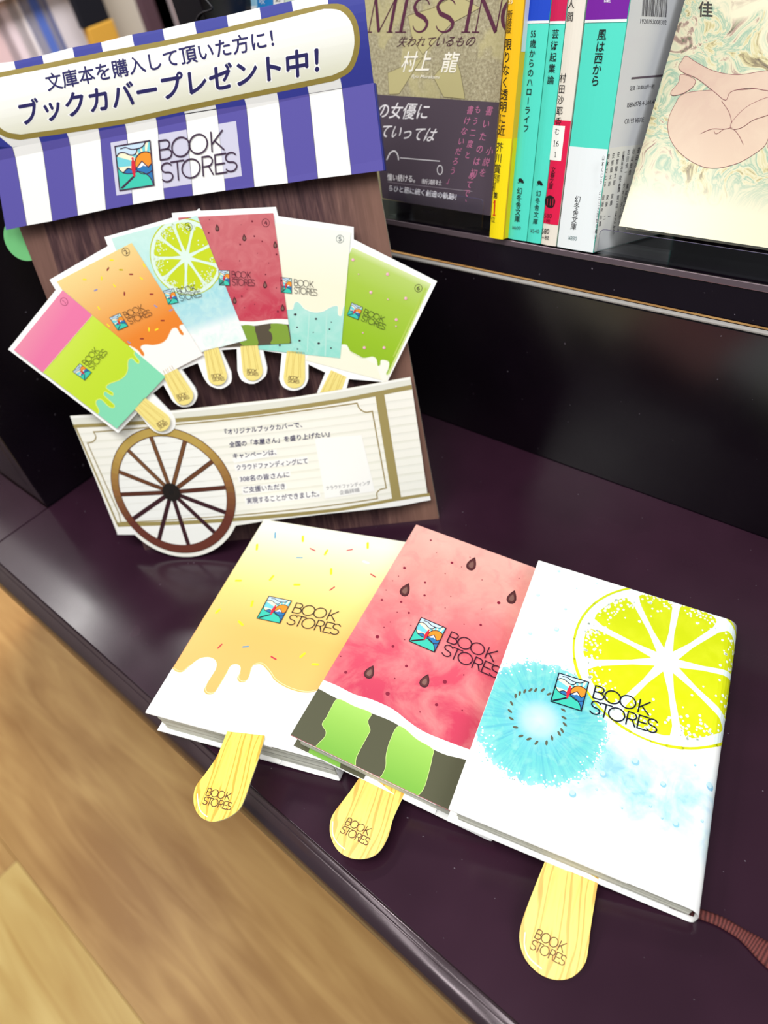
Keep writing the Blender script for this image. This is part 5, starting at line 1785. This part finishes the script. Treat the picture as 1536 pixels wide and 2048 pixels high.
ft = G3(smooth([(1070, 400), (1110, 405), (1150, 430), (1130, 470), (1080, 500), (1030, 510), (1020, 490), (1060, 440)], 4))
pr.poly(ft, skin, 3)
pr.stroke(ft, .25, LN, 4, closed=True)
arm = G3(smooth([(1340, 660), (1400, 590), (1470, 545), (1560, 520), (1560, 600), (1460, 640), (1400, 680), (1350, 690)], 4))
pr.poly(arm, skin, 5)
pr.stroke(arm, .22, LN, 6, closed=True)
pr.stroke(G3(smooth([(1180, 712), (1240, 688), (1300, 690), (1345, 680)], 3, False)), .25, LN, 5)
pr.stroke(G3(smooth([(1345, 680), (1380, 720), (1405, 770)], 3, False)), .25, LN, 5)
pr.stroke(G3(smooth([(1290, 540), (1330, 600), (1345, 660)], 3, False)), .22, LN, 5)
pr.stroke(G3(smooth([(1250, 700), (1262, 715), (1300, 690)], 3, False)), .2, LN, 5)
pr.text('佳', *G3([(1165, 88), (1240, 92), (1168, 8)]), (50, 46, 44), 2, off=.015)
pr.build('cover_print', bka, 'curled pale figure on swirling greens')

# face-out book with a photographic cover
SM = Surf(Vector((-340, 361.5, 164)), XA, UP18)
H2 = G2
mBL, mBR = SM.at((783, 396)), SM.at((984, 432))
mL_ = SM.at((728, 0))[0]
mR_ = mL_ + 107
v0_ = mBR[1]
stone, nt, b_ = node_mat('stone_photo_cover', .35, .45)
v_ = coords(nt, 'UV')
g1 = noise(nt, v_, 60, 3, .7)
g2 = noise(nt, v_, 2.5, 3, .5, .5)
c = ramp(nt, g1, [(.3, (140, 130, 106)), (.5, (176, 166, 134)), (.7, (206, 198, 168))])
c = mixc(nt, fac_ramp(nt, g2, .5, .54, 0, .6), c, L3((204, 194, 140)))
nt.links.new(c, b_.inputs['Base Color'])
bkm = thing('paperback_book', 'face-out paperback with a sandy stone cover and dark grey band, beside the yellow spine', 'book', tuple(SM.pos(mL_ + 50, v0_)))
box('cover', SM.pos(mL_, v0_, -.6), XA * 107, UP18 * 149, SM.n * .6, stone, bkm)
me = bkm.children[0].data
me.uv_layers.new(name='UVMap')
for lo in me.loops:
    d_ = me.vertices[lo.vertex_index].co / MM - SM.P
    me.uv_layers[0].data[lo.index].uv = (d_.dot(SM.r) / 100, d_.dot(SM.w) / 100)
box('page_block', SM.pos(mL_ + .8, v0_ + .4, -7.6), XA * 105.4, UP18 * 148, SM.n * 6.8, pages_m, bkm)
box('back_cover', SM.pos(mL_, v0_, -8.3), XA * 107, UP18 * 149, SM.n * .6, mat((220, 214, 190), .4), bkm)
pr = Print(SM, 2)
pr.clipto = [(mL_ + .1, v0_ + .1), (mR_ - .1, v0_ + .1), (mR_ - .1, v0_ + 148.9), (mL_ + .1, v0_ + 148.9)]
for pts in ([(445, 120), (480, 300), (560, 420), (780, 180), (1000, 60), (820, -40), (640, 60)], [(290, 560), (560, 440), (480, 560), (380, 720), (300, 725)], [(640, 590), (800, 400), (850, 560), (885, 760), (720, 745)]):
    pr.poly(G2(pts), (196, 186, 134), 0)
    pr.stroke(G2(pts), .25, (120, 108, 76), 1, closed=True)
MAR = (92, 40, 66)
def serif(letter, x0, x1, yb, yt, sl):
    """thick and thin italic capitals with small feet"""
    X = lambda t, y: (x0 + (x1 - x0) * t + sl * y, yb + (yt - yb) * y)
    def st_(a, b, w1):
        pr.stroke(G2([X(*a), X(*b)]), w1, MAR, 3, cap=False)
    def ft_(t, y, hw=.14):
        pr.stroke(G2([X(t - hw, y), X(t + hw, y)]), .55, MAR, 3, cap=False)
    th_, tk = .7, 2.3
    if letter == 'M':
        st_((.08, 0), (.08, 1), th_); st_((.10, 1), (.46, 0), tk); st_((.46, 0), (.86, 1), th_); st_((.88, 1), (.88, 0), tk)
        for t, y in ((.08, 0), (.88, 0), (.05, 1), (.93, 1)): ft_(t, y, .12)
    if letter == 'I':
        st_((.5, 0), (.5, 1), tk); ft_(.5, 0, .42); ft_(.5, 1, .42)
    if letter == 'N':
        st_((.1, 0), (.1, 1), th_); st_((.12, 1), (.88, 0), tk); st_((.88, 0), (.88, 1), th_)
        for t, y in ((.1, 0), (.06, 1), (.88, 1)): ft_(t, y)
    if letter in 'SGU':
        if letter == 'S':
            pts = [X(.5 + .42 * math.cos(math.radians(a)), .75 + .25 * math.sin(math.radians(a))) for a in range(20, 200, 18)] + \
                  [X(.12, .68), X(.25, .55), X(.7, .42), X(.88, .3)] + [X(.5 + .4 * math.cos(math.radians(a)), .25 + .25 * math.sin(math.radians(a))) for a in range(0, -170, -18)]
            tp_ = [.4 + 1.0 * math.exp(-((i / (len(pts) - 1) - .5) / .22) ** 2) for i in range(len(pts))]
        else:
            pts = [X(.5 + .45 * math.cos(math.radians(a)), .5 + .5 * math.sin(math.radians(a))) for a in range(40, 330, 16)]
            tp_ = [.4 + 1.0 * math.exp(-((i / (len(pts) - 1) - .5) / .25) ** 2) for i in range(len(pts))]
        pr.stroke_uv(pr.uv(G2(pts)), 1.7, MAR, 3, taper=tp_)
for L_, x0, x1 in (('M', 130, 330), ('I', 340, 440), ('S', 465, 600), ('S', 640, 800), ('I', 850, 930), ('N', 945, 1145), ('G', 1150, 1330)):
    serif(L_, x0, x1, 246, -12, 50 if L_ in 'MIN' else 30)
pr.text('失われているもの', *G2([(360, 360), (950, 358), (378, 280)]), (84, 44, 60), 3, shear=.25)
pr.text('村上', *G2([(392, 552), (610, 548), (412, 398)]), (255, 250, 236), 3, shear=.2, bold=.12)
pr.text('龍', *G2([(700, 555), (830, 558), (718, 398)]), (255, 250, 236), 3, shear=.2, bold=.12)
pr.text('Ryu Murakami', *G2([(472, 606), (690, 614), (476, 572)]), (250, 244, 226), 3, shear=.3, off=.01)
dkb = mat((88, 76, 88), .28, .5)
pr.poly(G2([(150, 722), (1200, 790), (1100, 1680), (250, 1520)]), dkb, 2)
WT = (250, 246, 250)
pr.text('の女優に', *G2([(212, 906), (600, 920), (225, 785)]), WT, 3, shear=.2, bold=.08)
pr.text('ていっては', *G2([(235, 1050), (645, 1090), (262, 955)]), WT, 3, shear=.2, bold=.08)
pr.stroke(G2([(385, 1212), (692, 1238)]), .45, WT, 3, cap=False)
pr.stroke(G2(smooth([(285, 1225), (310, 1175), (345, 1160), (368, 1190), (374, 1225)], 3, False)), .9, WT, 3)
ou, ov = SM.at(G2([(692, 1305)])[0])
pr.stroke_uv([(ou + 2.1 * math.cos(6.2832 * i / 18), ov + 2.6 * math.sin(6.2832 * i / 18)) for i in range(18)], .5, WT, 3, closed=True)
pr.text('憧い続ける。', *G2([(288, 1385), (500, 1402), (290, 1332)]), WT, 3, bold=.08)
pr.text('新潮社', *G2([(550, 1412), (705, 1425), (553, 1372)]), WT, 3)
pr.text('らひと筋に続く創造の軌跡！', *G2([(300, 1465), (815, 1538), (304, 1420)]), WT, 3, bold=.12)
pr.stroke(G2([(290, 1398), (940, 1470)]), .2, (180, 170, 180), 3)
PKT = (206, 120, 160)
for t, a, b, s_2 in (('書いたのは初めて、', (1090, 850), (880, 1540), 15), ('もう二度と', (985, 840), (905, 1190), 12.5), ('書けないだろう」', (925, 845), (770, 1385), 13.5), ('小説を', (1075, 1160), (1022, 1325), 14.5)):
    if t.startswith('書いた'):
        a, b = (1072, 850), (952, 1330)
        t = '書いたのは初'
    pr.vtext(t, *G2([a, b]), s_2, PKT, 3, wide=1.0)
pr.vtext('めてで、', *G2([(938, 1350), (880, 1545)]), 13.5, PKT, 3)
pr.build('cover_print', bkm, 'maroon title, grey band with white and pink lettering')

# clear stands that hold the face-out books
acr = bpy.data.materials.new('clear_acrylic')
acr.use_nodes = True
nt = acr.node_tree
nt.nodes.remove(nt.nodes['Principled BSDF'])
tr_ = N(nt, 'ShaderNodeBsdfTransparent', Color=(.95, .96, .98, 1))
gl_ = N(nt, 'ShaderNodeBsdfGlossy', Roughness=.04)
lw_ = N(nt, 'ShaderNodeLayerWeight', Blend=.5)
fr_ = N(nt, 'ShaderNodeMapRange')
nt.links.new(lw_.outputs['Facing'], fr_.inputs[0])
fr_.inputs[1].default_value, fr_.inputs[2].default_value, fr_.inputs[3].default_value, fr_.inputs[4].default_value = .3, 1.0, .04, .5
mx_ = nt.nodes.new('ShaderNodeMixShader')
nt.links.new(fr_.outputs[0], mx_.inputs[0]); nt.links.new(tr_.outputs[0], mx_.inputs[1]); nt.links.new(gl_.outputs[0], mx_.inputs[2])
nt.links.new(mx_.outputs[0], nt.nodes['Material Output'].inputs[0])
acre = mat((70, 66, 92), .15, .6, name='acrylic_edge')
def holder(label, Pl, Pr, Tl, up, depth):
    """clear J-shaped stand: front lip from foot corners Pl, Pr (photo) to its top edge height"""
    SH = Surf(Vector((0, 353.0, 155.2)), XA, up)
    o = thing('book_stand', label, 'stand', tuple(SH.pos(SH.at(Pl)[0] + 40, 0)), 'clear acrylic book stands')
    u0 = SH.at(Pl)[0] if Pl else None
    u1 = SH.at(Pr)[0]
    hgt = Tl
    r = 3
    if u1 - u0 > 0:
        pts = [(u0, 0), (u1, 0)] + [(u1 - r + r * math.sin(a), hgt - r + r * math.cos(a)) for a in (1.571, 1.1, .78, .4, 0)] + [(u0 + r - r * math.sin(a), hgt - r + r * math.cos(a)) for a in (0, .4, .78, 1.1, 1.571)]
    sheet('front_lip', SH, pts, acr, 1.0, o, in_uv=True, edge=acr)
    box('base', SH.pos(u0, 0, -1.2) + DP18 * 0, XA * (u1 - u0), DP18 * depth, UP18 * 1.2, acr, o)
    pr = Print(SH, 1)
    pr.stroke_uv(pts[2:], .28, (84, 78, 110), 0)
    pr.build('lip_edge', o, 'dark glinting rim')
    return o
holder('clear acrylic stand under the sandy stone covered book', (776, 430), (962, 468), 19.0, UP18, 30)
holder('clear acrylic stand under the marbled cover book at the right', (1195, 492.5), (1760, 603), 12.5, UP18, 30)

# books standing further left, above the awning
def far_book(label, x0, x1, colr, lab=None, txt=None, topc=None):
    S = spine_surf(0)
    a, b = S.at((x0, 6)), S.at((x1, 6))
    o = thing('paperback_book', label, 'book', tuple(S.pos(a[0], 0) + DP18 * 50), 'paperbacks standing on the upper shelf')
    w_ = b[0] - a[0]
    box('cover', S.pos(a[0], 0), XA * w_, UP18 * 148, DP18 * 103, mat(colr, .35, .45), o, None, .6)
    if topc or txt:
        pr = Print(S, 3)
        if topc:
            for v0, v1, cc_ in topc:
                band(pr, a[0] + .3, b[0] - .3, v0, v1, cc_, 0)
        if txt:
            pr.text(txt[0], *txt[1], txt[2], 1)
        pr.build('spine_print', o)
    return o
far_book('yellow spine showing above the striped awning', 449, 474, (244, 200, 84))
far_book('white spine between yellow and pale blue ones, above the awning', 475, 487, (236, 236, 230))
far_book('pale blue spine showing above the striped awning', 488, 513, (150, 200, 226), topc=((100, 122, (226, 232, 236)),))
far_book('bright blue spine with white lettering above the awning', 514, 545, (40, 130, 200), txt=('吹', ((519, 8), (530, 8), (519, -4)), (236, 244, 252)))
far_book('white spine with dark lettering above the awning, nearest its right end', 546, 567, (234, 234, 232), txt=('野', ((551, 4), (563, 3), (551, -8)), (50, 50, 56)))
far_book('pale green spine just left of the sandy stone cover', 569, 592, (206, 222, 206))

# upright and hook at the end of the bookcase, left of the books
slab('upright_panel', -532, -500, 352, 520, 150, 620, PANEL, case, .8)
hk = smooth([(404, -10), (424, 14), (421, 20), (404, 26), (394, 38), (393, 60)], 4, False)
pts3 = [at_y_(p, 351.0) for p in hk]
tv, tf = [], []
for i, p in enumerate(pts3):
    d = (pts3[min(i + 1, len(pts3) - 1)] - pts3[max(0, i - 1)]).normalized()
    a_ = d.cross(Vector((0, 1, 0))).normalized()
    b_2 = d.cross(a_)
    for k in range(6):
        tv.append(p + (a_ * math.cos(k * 1.0472) + b_2 * math.sin(k * 1.0472)) * .7)
for i in range(len(pts3) - 1):
    for k in range(6):
        tf.append((i * 6 + k, i * 6 + (k + 1) % 6, (i + 1) * 6 + (k + 1) % 6, (i + 1) * 6 + k))
mesh('wire_hook', tv, tf, mat((26, 24, 32), .3, .5), case, None, None, True)

# ------------------------------------------------------------------ things far behind, beyond the end of the bookcase
def far_box(name, a, b, x, thick, c, parent=None, z0=None, z1=None, rough=.7, pad=0.0):
    """box facing the aisle on the plane x, seen between photo corners a (lower left) and b (upper right)"""
    S = Surf(Vector((x, 1400, 0)), Vector((0, 1, 0)), Vector((0, 0, 1)))
    (u0, v0), (u1, v1) = S.at(a), S.at(b)
    v0 = v0 if z0 is None else z0
    v1 = v1 if z1 is None else z1
    m = mat(c, rough, .2) if isinstance(c, tuple) else c
    return box(name, (x - thick, 1400 + u0 - pad, v0), (thick, 0, 0), (0, u1 - u0 + 2 * pad, 0), (0, 0, v1 - v0), m, parent, None, min(3, thick * .3))
def far_at(p, x):
    S = Surf(Vector((x, 1400, 0)), Vector((0, 1, 0)), Vector((0, 0, 1)))
    u, v = S.at(p)
    return (x, 1400 + u, v)
b0 = far_at((60, 60), -2860)
rack = thing('magazine_rack', 'blurred pale magazine rack far behind the display at upper left', 'rack', (b0[0], b0[1], FZ))
far_box('back_board', (-260, 60), (158, 0), -2860, 30, (214, 204, 204), rack, FZ, 900)
for zz in (-560, -330, -105, 120, 360):
    far_box('shelf', (-260, 60), (156, 0), -2790, 68, (212, 204, 204), rack, zz, zz + 14)
for k, (a, b, c_, nm) in enumerate([((-70, 190), (-12, 95), (206, 160, 160), 'dusty rose'), ((-6, 185), (34, 100), (226, 158, 150), 'salmon pink'), ((36, 180), (74, 96), (222, 216, 222), 'off white'),
                     ((78, 178), (112, 92), (160, 98, 140), 'plum'), ((116, 176), (150, 88), (220, 212, 214), 'pale grey'),
                     ((-40, 60), (0, -30), (214, 186, 190), 'pale rose'), ((4, 58), (36, -34), (222, 206, 214), 'lilac'), ((40, 55), (62, -36), (228, 222, 226), 'white'), ((66, 52), (100, -38), (84, 110, 190), 'blue'), ((104, 50), (148, -42), (206, 200, 206), 'silver grey')]):
    S_ = Surf(Vector((-2800, 1400, 0)), Vector((0, 1, 0)), Vector((0, 0, 1)))
    zb = (-105 if b[1] > 50 else 120) + 14.5
    if b[1] > 50:
        zb = -330 + 14.5 if False else -105 + 14.5
    (u0, v0), (u1, v1) = S_.at(a), S_.at(b)
    hgt = 205
    if b[1] > 50:
        zb = -330 + 14.5
    else:
        zb = -105 + 14.5
    o = box('magazine', (-2826, 1400 + u0, zb), (6, 0, 0), (0, (u1 - u0) * .8, 0), (-14, 0, hgt), mat(c_, .6, .2), None, None, 1.2)
    tag(o, '%s magazine on the far rack, blurred at upper left' % nm, 'magazine', 'magazines on the far rack')
b0 = far_at((195, 60), -2600)
dk_ = thing('sign_stand', 'dark upright stand with an amber lower panel, blurred behind the awning', 'stand', (b0[0], b0[1], FZ))
S_ = Surf(Vector((-2600, 1400, 0)), Vector((0, 1, 0)), Vector((0, 0, 1)))
zam = S_.at((200, 46))[1]
far_box('upper_panel', (166, 50), (222, 40), -2600, 30, (18, 20, 30), dk_, zam, 700)
far_box('lower_panel', (172, 50), (226, 40), -2596, 34, (214, 164, 66), dk_, FZ, zam - 1)
b0 = far_at((262, 60), -2750)
pn = thing('pale_partition', 'pale beige partition blurred behind the awning, right of the amber panel', 'partition', (b0[0], b0[1], FZ))
far_box('panel', (224, 60), (300, 0), -2750, 40, (204, 198, 186), pn, FZ, 900)
far_box('edge_post', (300, 60), (308, 0), -2720, 70, (84, 62, 72), pn, FZ, 900)
b0 = far_at((325, 60), -2760)
rk2 = thing('shelf_unit', 'brownish blurred shelf unit beside the dark bookcase upright', 'shelf', (b0[0], b0[1], FZ))
far_box('back', (312, 60), (480, 0), -2800, 30, (168, 148, 150), rk2, FZ, 900)
for k in range(5):
    far_box('board', (313 + k * 6, 60), (318 + k * 6, 0), -2770, 28, ((186, 160, 160), (150, 128, 136), (196, 180, 176), (130, 108, 118), (176, 166, 172))[k], rk2, FZ, 880)
wl_ = box('wall_left', (-3560, -1400, FZ), (60, 0, 0), (0, 5200, 0), (0, 0, 2800), mat((206, 196, 194), .8, .2))
wl_['kind'] = 'structure'
